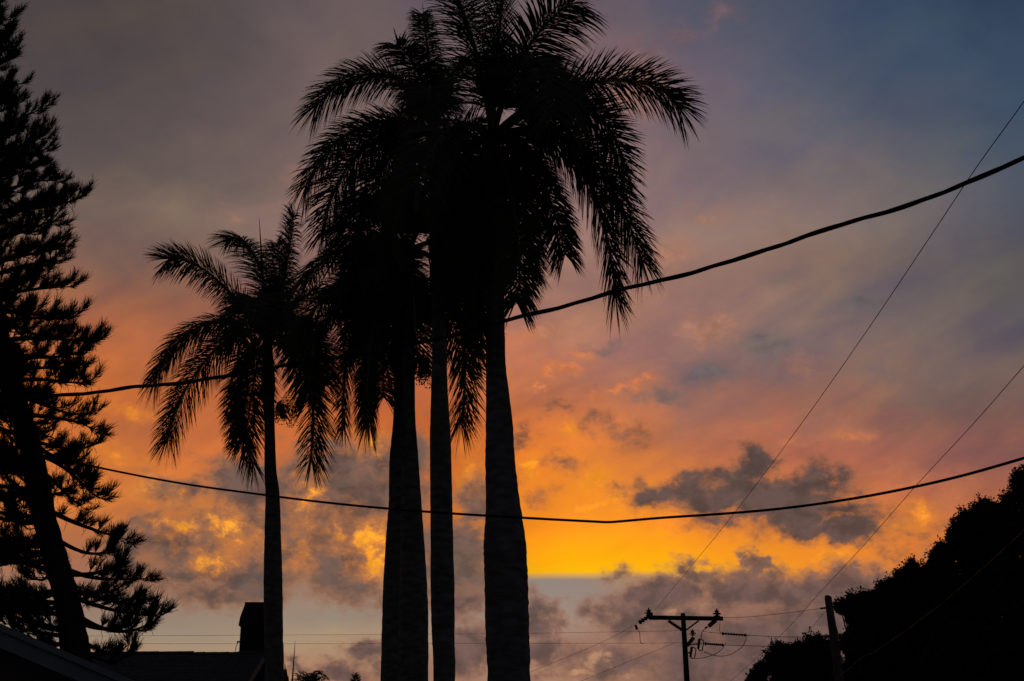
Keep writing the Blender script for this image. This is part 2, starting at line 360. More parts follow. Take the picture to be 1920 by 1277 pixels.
def link(name, me, m, parent=None, smooth_=False, kind=None):
    if smooth_: me.polygons.foreach_set('use_smooth', [True] * len(me.polygons))
    if not me.materials: me.materials.append(m)
    o = bpy.data.objects.new(name, me); col.objects.link(o)
    if parent is not None:
        o.parent = parent
        o.matrix_parent_inverse = Matrix.Translation(parent_origin(parent)).inverted()
    if kind: o['kind'] = kind
    return o
def parent_origin(p):
    v = Vector(p.location)
    return v
def thing(name, label, cat, loc, group=None):
    o = bpy.data.objects.new(name, None); o.empty_display_size = 0.3
    o.location = loc; col.objects.link(o)
    o['label'] = label; o['category'] = cat
    if group: o['group'] = group
    return o
def tag(o, label, cat, group=None):
    o['label'] = label; o['category'] = cat
    if group: o['group'] = group
    return o
def spline(pts, n=10):
    """Catmull-Rom through the points"""
    P = [Vector(p) for p in pts]; P = [2 * P[0] - P[1]] + P + [2 * P[-1] - P[-2]]
    out = []
    for i in range(1, len(P) - 2):
        a, b, c, d = P[i - 1:i + 3]
        for k in range(n):
            t = k / n
            out.append(0.5 * ((2 * b) + (c - a) * t + (2 * a - 5 * b + 4 * c - d) * t * t + (3 * b - a - 3 * c + d) * t ** 3))
    out.append(P[-2]); return out
def bez(p, t):
    u = 1 - t
    return p[0] * u ** 3 + p[1] * (3 * u * u * t) + p[2] * (3 * u * t * t) + p[3] * t ** 3
def tri_mesh(name, verts, loops_per_face, nfaces):
    """fast mesh from a (n, k, 3) array of separate k-gons"""
    me = bpy.data.meshes.new(name)
    v = verts.reshape(-1, 3); nv = len(v); k = loops_per_face
    me.vertices.add(nv); me.vertices.foreach_set('co', v.astype(np.float32).ravel())
    me.loops.add(nv); me.loops.foreach_set('vertex_index', np.arange(nv, dtype=np.int32))
    me.polygons.add(nfaces); me.polygons.foreach_set('loop_start', np.arange(0, nv, k, dtype=np.int32))
    me.update(calc_edges=True)
    return me

# ------------------------------------------------------------------ ground
b = MB(); b.add([(-3000, -3000, 0), (3000, -3000, 0), (3000, 3000, 0), (-3000, 3000, 0)], [(0, 1, 2, 3)])
g = b.build('ground', M['ground']); g['kind'] = 'structure'

# ------------------------------------------------------------------ houses on the left
HY = 13.0
pA, pB = at(0, 1169, HY), at(253, 1277, HY)
sl_dx, sl_dz = (pB - pA).x, (pB - pA).z
slope = sl_dz / sl_dx                                   # falls to the right
def rake_z(x): return pA.z + (x - pA.x) * slope
X_EAVE = pA.x + 1.9
X_PEAK = X_EAVE - 6.2
Z_PEAK = rake_z(X_PEAK)
house = thing('gable_house', 'low house with pale sloping fascia board in the bottom left corner', 'house', (X_PEAK, HY, 0))
def rake(x0, x1, top, bot): return [(x0, rake_z(x0) - top), (x1, rake_z(x1) - top), (x1, rake_z(x1) - bot), (x0, rake_z(x0) - bot)]
b = MB(); b.prism(rake(X_PEAK, X_EAVE, 0.0, 0.062), HY - 0.03, HY + 0.03); b.build('drip_trim', M['fascia'], house)
b = MB(); b.prism(rake(X_PEAK, X_EAVE - 0.01, 0.070, 0.205), HY, HY + 0.025); b.build('fascia_board', M['fascia'], house)
b = MB(); b.prism(rake(X_PEAK, X_EAVE - 0.02, 0.008, 0.17), HY + 0.035, HY + 9.0); roofp = b.build('roof', M['shingle'], house)
mir = lambda x: 2 * X_PEAK - x
b = MB(); b.prism([(mir(x), z) for x, z in rake(X_PEAK + 0.002, X_EAVE - 0.02, 0.008, 0.17)], HY + 0.035, HY + 9.0); b.build('roof', M['shingle'], house)
b = MB(); b.prism([(mir(x), z) for x, z in rake(X_PEAK + 0.002, X_EAVE - 0.01, 0.070, 0.205)], HY, HY + 0.025); b.build('fascia_board', M['fascia'], house)
b = MB(); b.prism([(mir(x), z) for x, z in rake(X_PEAK + 0.002, X_EAVE, 0.0, 0.062)], HY - 0.03, HY + 0.03); b.build('drip_trim', M['fascia'], house)
xr = X_EAVE - 0.45
b = MB(); b.prism([(mir(xr), 0), (xr, 0), (xr, rake_z(xr) - 0.2), (X_PEAK, Z_PEAK - 0.2), (mir(xr), rake_z(xr) - 0.2)], HY + 0.5, HY + 8.6)
b.build('wall', M['wall'], house)
for wx in (X_PEAK - 2.6, X_PEAK + 2.0):
    b = MB()
    for dx, dz, sx, sz in ((-.55, 0, .09, 1.2), (.55, 0, .09, 1.2), (0, .645, 1.19, .09), (0, -.645, 1.19, .09)):
        b.box((wx + dx, HY + 0.48, 1.6 + dz), (sx, .09, sz))
    w = b.build('window', M['fascia'], house)
    b = MB(); b.box((wx, HY + 0.493, 1.6), (1.01, .02, 1.2)); b.build('pane', M['glass'], w)

# second house: shingled slope, ridge and chimney
RY = 37.0
rl, rr = at(120, 1227, RY), at(496, 1221, RY)
far = thing('shingled_house', 'house with dark shingled roof behind the leaning pine, chimney at its ridge', 'house', (rl.x, RY, 0))
ridge_z = (rl.z + rr.z) / 2
x0, x1 = rl.x - 3.0, rr.x
ang = R(24); fall = math.tan(ang)
b = MB(); nC = 30; cw = 5.2 / nC
for i in range(nC):                                      # courses step down towards the eaves
    y0, y1 = RY - i * cw, RY - (i + 1) * cw - 0.02
    za, zb = ridge_z - (RY - y0) * fall, ridge_z - (RY - y1) * fall
    xa = x0
    while xa < x1 - 0.01:
        xb = min(xa + random.uniform(0.25, 0.36), x1 + random.uniform(-.012, .012))
        if x1 - xb < 0.12: xb = x1
        t_ = random.uniform(0.014, 0.026)
        b.add([(xa, y0, za + .004), (xb - .006, y0, za + .004), (xb - .006, y1, zb + t_), (xa, y1, zb + t_), (xa, y1, zb - .004), (xb - .006, y1, zb - .004)],
              [(0, 3, 2, 1), (3, 4, 5, 2)])
        xa = xb
b.build('shingle_slope', M['shingle'], far, kind='stuff')
b = MB(); zs = ridge_z - 5.2 * fall
prof = [(RY - 5.2, zs - .01), (RY, ridge_z - .01), (RY + 5.2, zs - .01), (RY + 5.2, zs - .2), (RY, ridge_z - .2), (RY - 5.2, zs - .2)]
nP = len(prof)
b.add([(x0 + .01, y, z) for y, z in prof] + [(x1 - .01, y, z) for y, z in prof],
      [(0, 1, 4, 5), (1, 2, 3, 4), (6, 11, 10, 7), (7, 10, 9, 8), (0, 6, 7, 1), (1, 7, 8, 2), (3, 9, 10, 4), (4, 10, 11, 5), (0, 5, 11, 6), (2, 8, 9, 3)])
b.build('roof', M['shingle'], far)
cap0 = at(352, 1225, RY).x
xa = x0
while xa < x1 - .02:                                     # ridge caps, slightly uneven
    xb = min(xa + 0.3, x1)
    lift = 0.018 + random.uniform(0, .008) + (0.02 * max(0, 1 - (cap0 - xa) / 2.5) if xa < cap0 else 0)
    b = MB()
    zz = ridge_z + lift
    b.add([(xa, RY - .15, zz - .075), (xb + .02, RY - .15, zz - .06), (xa, RY, zz), (xb + .02, RY, zz + .008), (xa, RY + .15, zz - .075), (xb + .02, RY + .15, zz - .06)],
          [(0, 1, 3, 2), (2, 3, 5, 4), (0, 2, 4), (1, 5, 3)])
    b.build('ridge_cap', M['shingle'], far)
    xa = xb
b = MB(); b.prism([(x0 + .4, 0), (x1 - .35, 0), (x1 - .35, zs - .05), (x0 + .4, zs - .05)], RY - 4.8, RY + 4.8); b.build('wall', M['wall'], far)
b = MB(); xg = x1 - .36
b.add([(xg, RY - 4.8, zs - .06), (xg, RY + 4.8, zs - .06), (xg, RY, ridge_z - .22), (xg - .1, RY - 4.8, zs - .06), (xg - .1, RY + 4.8, zs - .06), (xg - .1, RY, ridge_z - .22)],
      [(0, 1, 2), (3, 5, 4), (0, 2, 5, 3), (1, 4, 5, 2), (0, 3, 4, 1)])
b.build('gable', M['wall'], far)
b = MB(); b.beam((x1 + .02, RY - 5.2, zs - .08), (x1 + .02, RY, ridge_z - .08), .03, .18); b.build('rake_board', M['soffit'], far)
# chimney of brick courses with a hooded crown
CY = RY + 0.35
c0, c1 = at(452, 1215, CY), at(503, 1215, CY)
ccx, cw_ = (c0.x + c1.x) / 2, c1.x - c0.x
z_shoulder, z_top = at(470, 1176, CY).z, at(470, 1132, CY).z
ch = MB(); ch.box((ccx, CY, (ridge_z - .8 + z_shoulder) / 2), (cw_ - .016, .56 - .016, z_shoulder - ridge_z + .8))
chim = ch.build('chimney', M['mortar'], far)
bw, bh = cw_ / 3, 0.075
meb = bpy.data.meshes.new('brick'); bb = MB(); bb.box((0, 0, 0), (bw - .012, .1, bh - .012)); meb.from_pydata(bb.v, [], bb.f); meb.update(); meb.materials.append(M['brick'])
meh = bpy.data.meshes.new('half_brick'); bb = MB(); bb.box((0, 0, 0), (bw / 2 - .012, .1, bh - .012)); meh.from_pydata(bb.v, [], bb.f); meh.update(); meh.materials.append(M['brick'])
z = ridge_z - .45; rowi = 0
while z < z_shoulder - bh:
    xs = [(ccx - cw_ / 2 + bw * (k + .5), meb) for k in range(3)] if rowi % 2 == 0 else \
         [(ccx - cw_ / 2 + bw * .25, meh), (ccx - bw / 2, meb), (ccx + bw / 2, meb), (ccx + cw_ / 2 - bw * .25, meh)]
    for x, me in xs:
        o = bpy.data.objects.new('brick', me); col.objects.link(o); o.parent = chim
        o.matrix_parent_inverse = Matrix.Identity(4)
        o.location = (x, CY - .235 + random.uniform(-.004, .004), z + bh / 2)
    for sy in (-.09, .16):
        o = bpy.data.objects.new('brick', meb); col.objects.link(o); o.parent = chim
        o.matrix_parent_inverse = Matrix.Identity(4)
        o.location = (ccx - cw_ / 2 + .045, CY + sy + .02, z + bh / 2); o.rotation_euler = (0, 0, R(90))
    z += bh; rowi += 1
b = MB(); lo, hi = cw_ / 2 + .035, cw_ / 2 - .075
zz0, zz1 = z_shoulder, z_top
vs = []
for zz, h in ((zz0 - .01, lo), (zz0 + .2, lo - .02), (zz1 - .05, hi), (zz1, hi)):
    for sx, sy in ((-1, -1), (1, -1), (1, 1), (-1, 1)): vs.append((ccx + sx * h, CY + sy * (h * .95), zz))
fs = [(0, 3, 2, 1), (12, 13, 14, 15)] + [(i * 4 + k, i * 4 + (k + 1) % 4, i * 4 + 4 + (k + 1) % 4, i * 4 + 4 + k) for i in range(3) for k in range(4)]
b.add(vs, fs); b.build('hood', M['brick'], chim)
b = MB(); b.box((ccx + .03, CY - .31, ridge_z - .06), (cw_ + .1, .04, .2)); b.build('flashing', M['steel'], chim)
b = MB(); b.tube(spline([at(441, 1222, RY), at(443, 1212, RY), at(447, 1204, RY), at(453, 1204, RY + .1)], 5), .009, 5); b.tube([at(444, 1204, RY), at(451, 1203, RY)], .022, 5)
b.build('roof_conduit', M['steel'], far)

# ------------------------------------------------------------------ palms
def frond_geo(P, Lmax, dens, width, droop, plume, stiff=1.0, t0=0.12):
    """rachis tube and feather of leaflets for a frond along the cubic P"""
    n = 18
    ts = np.linspace(0, 1, n + 1)
    C = [bez(P, t) for t in ts]
    length = sum((C[i + 1] - C[i]).length for i in range(n))
    rb = MB()
    rb.tube(C, [0.045 * (1 - t) ** 1.1 + 0.006 for t in ts], 6)
    T0 = (C[1] - C[0]).normalized()
    out = (P[3] - P[0]); out.z = 0
    up = Vector((0, 0, 1)) if abs(T0.z) < 0.9 else (-out.normalized() if out.length > .05 else Vector((0, 1, 0)))
    Nn = (up - T0 * up.dot(T0)).normalized()
    frames = []
    for i in range(n + 1):
        T = (C[min(i + 1, n)] - C[max(i - 1, 0)]).normalized()
        Nn = (Nn - T * Nn.dot(T)).normalized()
        frames.append((T, Nn.copy()))
    V_, F_ = [], []
    m = int(length * dens)
    roll = random.uniform(-.3, .3)
    for j in range(m):
        for s in (-1, 1):
            t = t0 + (1 - t0) * ((j + random.random()) / m)
            k = min(int(t * n), n - 1); fr = t * n - k
            p = C[k].lerp(C[k + 1], fr)
            T = frames[k][0].lerp(frames[k + 1][0], fr).normalized()
            Nv = frames[k][1].lerp(frames[k + 1][1], fr).normalized()
            S = T.cross(Nv).normalized()
            ca, sa = math.cos(roll), math.sin(roll); Nr = Nv * ca + S * sa; Sr = S * ca - Nv * sa
            fwd = R(27 + 18 * t ** 2 + random.uniform(-5, 5) * (1 + 1.5 * t))
            phi = (plume, -plume * .55, plume * .25)[j % 3] + random.uniform(-.07, .07)
            d = (Sr * (s * math.cos(phi)) + Nr * math.sin(phi)) * math.cos(fwd) + T * math.sin(fwd)
            d.normalize()
            prof = (0.6 + 0.4 * min(1, t / .35)) * (1 - 0.26 * t ** 3)
            ln = Lmax * prof * random.uniform(.93, 1.04) * (.9 if random.random() < .1 else 1)
            wv = (T - d * T.dot(d))
            if wv.length < 1e-3: continue
            wv.normalize()
            wv = (wv + d.cross(wv) * random.uniform(-.8, .8)).normalized()
            w = width * random.uniform(.75, 1.15) * (1 - .2 * t)
            g = droop * random.uniform(.75, 1.25)
            o = len(V_)
            bend = random.uniform(-.03, .03)
            for q, ww in ((0, .45), (.35, 1.0), (.72, .72), (1.0, 0.08)):
                c = p + d * (ln * q) + Vector((0, 0, -1)) * (g * ln * q * q) + wv * (bend * q * q)
                V_.append(tuple(c - wv * (w * ww / 2))); V_.append(tuple(c + wv * (w * ww / 2)))
            for q in range(3): F_.append((o + 2 * q, o + 2 * q + 1, o + 2 * q + 3, o + 2 * q + 2))
    lb = MB(); lb.v, lb.f = V_, F_
    return rb, lb
def make_palm(label, Y, apex, trunk, shaft_bottom, fronds, frondL, seed, extra, fruit=(), spear=None, leafL=.78, dens=108, width=.026):
    """trunk: (y, left edge, right edge) in the photograph at distance Y; fronds: rachis seen as a cubic"""
    random.seed(seed)
    prof = []
    for y, xl, xr in trunk:
        p = at((xl + xr) / 2, y, Y); r = (xr - xl) / 2 / FPX * (p - Vector((0, 0, CAM_H))).length
        prof.append((p, r))
    prof.sort(key=lambda q: -q[0].z)
    low = prof[-1]
    base = Vector((low[0].x, Y, 0))
    root = thing('royal_palm', label, 'palm tree', base, 'royal palms in front of the sunset')
    top = at(*shaft_bottom, Y)
    # trunk down to its swollen foot, faint leaf-scar rings
    ctrl = [(p, r) for p, r in prof] + [(Vector((low[0].x, Y, low[0].z * .5)), low[1] * 1.0), (Vector((low[0].x, Y, .35)), low[1] * 1.12), (Vector((low[0].x, Y, -.05)), low[1] * 1.4)]
    sp = spline([Vector((p.x, p.z, r)) for p, r in ctrl], 12)
    pts, rad = [], []
    for i, q in enumerate(sp):
        pts.append(Vector((q.x, Y, q.y)))
        rad.append(max(.05, q.z) * (1 + random.uniform(-.012, .012)))
    b = MB(); b.tube(pts, rad, 24, wob=.016); tr = b.build('trunk', M['palm_trunk'], root, True)
    # ring scars, each a thin collar
    b = MB()
    zz = 1.0
    ptz = [(p.z, p.x, r) for p, r in zip(pts, rad)][::-1]
    zs_ = [p[0] for p in ptz]
    while zz < ptz[-1][0] - .2:
        x_ = float(np.interp(zz, zs_, [p[1] for p in ptz])); r_ = float(np.interp(zz, zs_, [p[2] for p in ptz]))
        b.tube([(x_, Y, zz - .012), (x_, Y, zz), (x_, Y, zz + .012)], [r_ * .995, r_ * 1.012, r_ * .995], 20, cap=False)
        zz += random.uniform(.09, .34)
    b.build('leaf_scars', M['palm_trunk'], tr, True, 'stuff')
    # crownshaft
    A = at(*apex, Y)
    rt = prof[0][1]
    cs = [pts[0].lerp(A, t) for t in (-.02, .15, .35, .6, .85, 1.0)]
    b = MB(); b.tube(cs, [rt * 1.02, rt * 1.2, rt * 1.12, rt * .9, rt * .72, rt * .55], 16); b.build('crownshaft', M['crownshaft'], root, True)
    def add_frond(P, lm=1.0):
        rb, lb = frond_geo(P, leafL * lm, dens, width, random.uniform(.2, .45), random.uniform(.4, .75))
        f = rb.build('frond', M['rachis'], root, True)
        lb.build('leaflets', M['frond'], f, False, 'stuff')
    for k, fr in enumerate(fronds):
        c = fr[0]
        flat = [at(x, y, Y) for x, y in c]
        ln = sum((bez(flat, (i + 1) / 12) - bez(flat, i / 12)).length for i in range(12))
        miss = max(0.0, frondL ** 2 - ln ** 2) ** .5 * .75
        sgn = fr[1] if len(fr) > 1 else (1 if k % 2 else -1)
        dy = sgn * min(miss, 2.0)
        P = [at(c[0][0], c[0][1], Y), at(c[1][0], c[1][1], Y + dy * .35), at(c[2][0], c[2][1], Y + dy * .8), at(c[3][0], c[3][1], Y + dy)]
        P[3] = P[3] - (P[3] - P[2]).normalized() * (leafL * .38 * (fr[2] if len(fr) > 2 else 1.0))
        add_frond(P, fr[2] if len(fr) > 2 else 1.0)
    for k in range(extra):                                # fronds towards and away from the street
        a = R(90) * (1 if k % 2 else -1) + R(random.uniform(-34, 34))
        el0 = random.uniform(.3, 1.2)
        dv = Vector((math.cos(a), math.sin(a), 0))
        LL = frondL * random.uniform(.85, 1.0)
        rise = LL * .28 * (el0 + .2)
        P = [A + Vector((0, 0, -.05)), A + dv * LL * .3 + Vector((0, 0, rise)), A + dv * LL * .72 + Vector((0, 0, rise * .9 - LL * .1)), A + dv * LL * .85 + Vector((0, 0, rise * .5 - LL * .5))]
        add_frond(P)
    if spear:
        c0, c1 = at(*spear[0], Y), at(*spear[1], Y)
        b = MB(); b.tube([c0, c0.lerp(c1, .5), c1], [.04, .03, .004], 6); b.build('spear_leaf', M['frond'], root, True)
    for fx, fy, rx, ry in fruit:
        c = at(fx, fy, Y - .1); s_ = Y / FPX
        st = top + Vector((0, -.05, -.05))
        b = MB(); 
        for q in range(110):
            e = c + Vector((random.gauss(0, .5) * rx * s_, random.gauss(0, .35) * rx * s_, random.gauss(0, .5) * ry * s_))
            b.tube(spline([st, st.lerp(c, .6) + Vector((0, 0, .08)), e], 3), .006, 3, cap=False)
            for w in range(5):
                f = e + Vector((random.gauss(0, .05), random.gauss(0, .05), random.gauss(0, .05))); r_ = random.uniform(.012, .02)
                b.add([f + Vector(v) * r_ for v in ((1, 0, 0), (-1, 0, 0), (0, 1, 0), (0, -1, 0), (0, 0, 1), (0, 0, -1))],
                      [(0, 2, 4), (2, 1, 4), (1, 3, 4), (3, 0, 4), (2, 0, 5), (1, 2, 5), (3, 1, 5), (0, 3, 5)])
        b.build('fruit_cluster', M['fruit'], root)
    return root

make_palm('tallest royal palm, thick swollen trunk, rightmost and nearest of the cluster', 18.0, (924, 252),
    [(500, 915, 944), (600, 911, 946), (690, 911, 949), (790, 911, 961), (870, 910, 966), (950, 911, 976), (1020, 907, 986), (1090, 909, 989), (1190, 911, 992), (1277, 915, 993)],
    (928, 500), [
    (((930, 250), (1020, 150), (1215, 112), (1294, 230)), -1),
    (((932, 250), (1060, 150), (1165, 185), (1172, 390)), 1, .85),
    (((932, 256), (1090, 215), (1140, 380), (1156, 592)), -1, .85),
    (((932, 254), (1085, 195), (1160, 350), (1214, 520)), 1, .85),
    (((930, 260), (1000, 270), (1040, 380), (1064, 500)), 1, .62),
    (((930, 266), (960, 360), (985, 480), (965, 590)), -1, .6),
    (((926, 246), (955, 130), (1010, 40), (1110, -15)), -1, 1.05),
    (((922, 246), (905, 130), (880, 40), (835, -60)), 1),
    (((924, 244), (925, 120), (940, 0), (965, -110)), -1, 1.0),
    (((918, 252), (860, 200), (800, 260), (770, 400)), -1),
    (((918, 262), (870, 330), (880, 470), (862, 600)), 1, .9),
    (((920, 266), (900, 360), (890, 520), (893, 690)), -1, .8),
    ], 3.1, 11, 2)
make_palm('royal palm with slim straight trunk between the paired trunks and the tallest palm', 22.0, (817, 250),
    [(460, 808, 834), (640, 810, 837), (740, 808, 840), (820, 806, 845), (940, 807, 848), (1120, 808, 852), (1190, 810, 852), (1277, 813, 853)],
    (822, 460), [
    (((812, 240), (765, 105), (650, 120), (574, 225)), -1, 1.05),
    (((812, 246), (730, 200), (620, 235), (560, 380)), 1, 1.0),
    (((812, 248), (720, 220), (620, 300), (606, 470)), -1, 1.0),
    (((815, 240), (812, 150), (800, 70), (788, 14)), 1, .62),
    (((814, 240), (800, 150), (770, 100), (722, 70)), -1, .8),
    (((818, 240), (830, 160), (850, 120), (890, 110)), 1, .8),
    (((810, 250), (740, 250), (690, 340), (670, 480)), 1),
    (((812, 255), (770, 290), (730, 380), (740, 520)), -1),
    (((822, 255), (870, 280), (890, 380), (880, 500)), 1),
    (((820, 258), (840, 320), (850, 420), (858, 520)), -1, .85),
    ], 3.0, 12, 2, spear=((817, 240), (792, 6)))
make_palm('royal palm with grey trunk overlapping another, right one of the pair', 24.0, (765, 470),
    [(640, 756, 777), (740, 754, 778), (790, 753, 779), (840, 753, 783), (940, 752, 790), (1040, 751, 797), (1140, 749, 802), (1277, 748, 802)],
    (766, 640), [
    (((758, 466), (690, 440), (600, 470), (553, 555)), -1, .9),
    (((772, 470), (860, 470), (890, 640), (858, 822)), -1, 1.0),
    (((772, 468), (850, 420), (895, 500), (900, 650)), 1),
    (((770, 464), (800, 380), (850, 370), (880, 440)), 1, .9),
    (((760, 476), (710, 520), (680, 640), (693, 822)), -1, .9),
    (((764, 464), (765, 400), (755, 350), (740, 320)), 1, .8),
    ], 3.0, 13, 4, fruit=((794, 690, 18, 28),))
make_palm('royal palm whose dark trunk stands half hidden behind its neighbour, left one of the pair', 27.0, (742, 535),
    [(690, 740, 764), (790, 737, 767), (865, 730, 768), (940, 729, 770), (1020, 723, 768), (1120, 718, 764), (1277, 714, 760)],
    (750, 690), [
    (((736, 530), (670, 500), (600, 540), (566, 640)), -1, 1.0),
    (((736, 535), (660, 560), (640, 680), (645, 825)), 1, .7),
    (((738, 540), (690, 590), (690, 700), (692, 815)), -1, 1.0),
    (((748, 535), (800, 520), (850, 600), (880, 720)), 1),
    (((736, 538), (650, 540), (590, 600), (580, 720)), -1, .8),
    (((742, 545), (720, 620), (715, 700), (722, 770)), -1),
    ], 3.0, 14, 4)
make_palm('smaller royal palm with slim trunk standing alone by the chimney', 31.0, (502, 622),
    [(745, 492, 514), (800, 496, 515), (880, 496, 518), (930, 498, 524), (1020, 496, 527), (1090, 495, 529), (1190, 496, 530), (1277, 497, 531)],
    (503, 742), [
    (((498, 616), (440, 560), (370, 470), (288, 495)), -1, 1.05),
    (((502, 614), (505, 510), (470, 440), (408, 452)), 1, 1.0),
    (((506, 614), (535, 540), (545, 460), (552, 382)), -1, .8),
    (((506, 616), (550, 550), (610, 530), (650, 590)), 1, .9),
    (((496, 620), (400, 570), (320, 630), (282, 735)), -1, .95),
    (((496, 624), (420, 600), (335, 720), (310, 850)), 1, .9),
    (((498, 630), (440, 660), (430, 780), (487, 893)), -1, .9),
    (((508, 628), (580, 630), (600, 770), (578, 890)), -1, 1.0),
    (((508, 622), (580, 590), (610, 650), (612, 740)), 1, .8),
    (((502, 630), (475, 680), (470, 760), (455, 850)), 1, .9),
    (((504, 614), (520, 560), (530, 500), (515, 440)), 1, .8),
    ], 3.1, 15, 3, fruit=((531, 772, 24, 26),), spear=((497, 600), (486, 408)), leafL=.90, dens=100, width=.029)

# ------------------------------------------------------------------ leaning pine on the left
random.seed(31)
PY = 20.0
tp = [(148, 1277), (140, 1212), (127, 1132), (106, 1055), (85, 978), (71, 900), (48, 804), (26, 743), (10, 670), (-12, 560), (-34, 430), (-52, 280), (-66, 130), (-80, -20), (-92, -180), (-104, -330)]
tw = [50, 48, 42, 41, 39, 39, 36, 33, 31, 28, 25, 22, 18, 14, 9, 3]
tpts = [at(x, y, PY) for x, y in tp]
foot = Vector((tpts[0].x + (tpts[0].x - tpts[1].x) * 1.6 + .35, PY, 0))
pine = thing('leaning_pine', 'dark pine leaning left with upturned needle tufts at the left edge', 'pine tree', foot)
cp = [foot + Vector((0, 0, -.05)), foot.lerp(tpts[0], .5)] + tpts
cr_ = [.34, .27] + [w / 2 / FPX * PY * 1.12 for w in tw]
sp = spline(cp, 6)
rads = np.interp(np.linspace(0, len(cp) - 1, len(sp)), range(len(cp)), cr_)
b = MB(); b.tube(sp, list(rads), 14, wob=.05); b.build('trunk', M['pine_bark'], pine, True)
def trunk_at(y):
    ys = [p[1] for p in tp][::-1]
    return float(np.interp(y, ys, [p[0] for p in tp][::-1]))
def tuft(nv, p, d, ln, needle, count, w):
    """one twig: needles set all along it, sweeping towards its tip"""
    u = d.orthogonal().normalized(); v = d.cross(u)
    up = Vector((0, 0, 1))
    for i in range(count):
        t = random.random() ** .8
        c = p + d * (ln * t) + up * (ln * .12 * t * t)
        a = random.uniform(0, 2 * math.pi)
        side = u * math.cos(a) + v * math.sin(a)
        nd = (d * random.uniform(.55, 1.0) + side * random.uniform(.35, .9) * (1 - .25 * t) + up * .28).normalized()
        nl = needle * random.uniform(.65, 1.2)
        q = nd.cross(Vector((random.gauss(0, 1), random.gauss(0, 1), random.gauss(0, 1)))).normalized() * (w / 2)
        mid = c + nd * nl * .55; tip = c + nd * nl + up * nl * .2 + Vector((random.gauss(0, .02), random.gauss(0, .02), 0))
        nv.append((c - q, c + q, mid + q, mid - q)); nv.append((mid - q, mid + q, tip + q * .3, tip - q * .3))
def pine_branch(P, r0, ntw, twl, needle=.13, cnt=44, w=.0075, tstart=.25):
    wood = MB(); nv = []
    C = [bez(P, t) for t in np.linspace(0, 1, 15)]
    wood.tube(C, [r0 * (1 - t) + .006 for t in np.linspace(0, 1, 15)], 6)
    T0 = (P[3] - P[0]).normalized()
    for k in range(ntw):
        t = 1.0 if k == 0 else tstart + (1 - tstart) * ((k - random.random() * .9) / ntw)
        p = bez(P, t); T = (bez(P, min(t + .03, 1)) - bez(P, t - .03)).normalized()
        side = T.cross(Vector((0, 0, 1))); side = side.normalized() if side.length > .05 else Vector((1, 0, 0))
        s = random.choice((-1, 1)) * random.uniform(.15, 1.3) if k else 0
        ln = twl * (random.uniform(.45, 1.45) if k else 1.1) * (1 - .25 * t)
        d0 = (T * random.uniform(.5, 1.0) + side * s + Vector((0, 0, random.uniform(-.35, .6)))).normalized()
        p1 = p + d0 * ln * .55
        d1 = (d0 * .7 + T * .25 + Vector((0, 0, random.uniform(.35, .95)))).normalized()
        wood.tube([p, p1, p1 + d1 * ln * .5], [.010, .008, .005], 4, cap=False)
        tuft(nv, p + d0 * ln * .3, d0, ln * .3, needle * .9, int(cnt * .35), w)
        tuft(nv, p1, d1, ln * .55, needle, cnt, w)
        if random.random() < .75:                          # a second shoot
            d2 = (d0 + side * random.uniform(-.8, .8) + Vector((0, 0, random.uniform(.1, .8)))).normalized()
            q0 = p + d0 * ln * .35
            wood.tube([q0, q0 + d2 * ln * .45], [.008, .005], 4, cap=False)
            tuft(nv, q0 + d2 * ln * .12, d2, ln * .42, needle, int(cnt * .8), w)
        if random.random() < .5:                           # dead hanging ends
            q = p + T * .02; e = q + Vector((random.uniform(-.08, .12), random.uniform(-.1, .1), -random.uniform(.08, .2)))
            wood.tube([q, q.lerp(e, .5) + Vector((.015, 0, 0)), e], [.004, .004, .003], 3, cap=False)
    br = wood.build('branch', M['pine_bark'], pine, True)
    arr = np.array([[tuple(c) for c in f] for f in nv], dtype=np.float32)
    me = tri_mesh('needles', arr, 4, len(arr))
    link('needles', me, M['needle'], br, False, 'stuff')
def pxbranch(y0, c1, c2, tip, dy, **kw):
    x0 = trunk_at(y0)
    pine_branch([at(x0, y0, PY), at(*c1, PY + dy * .35), at(*c2, PY + dy * .75), at(*tip, PY + dy)], **kw)
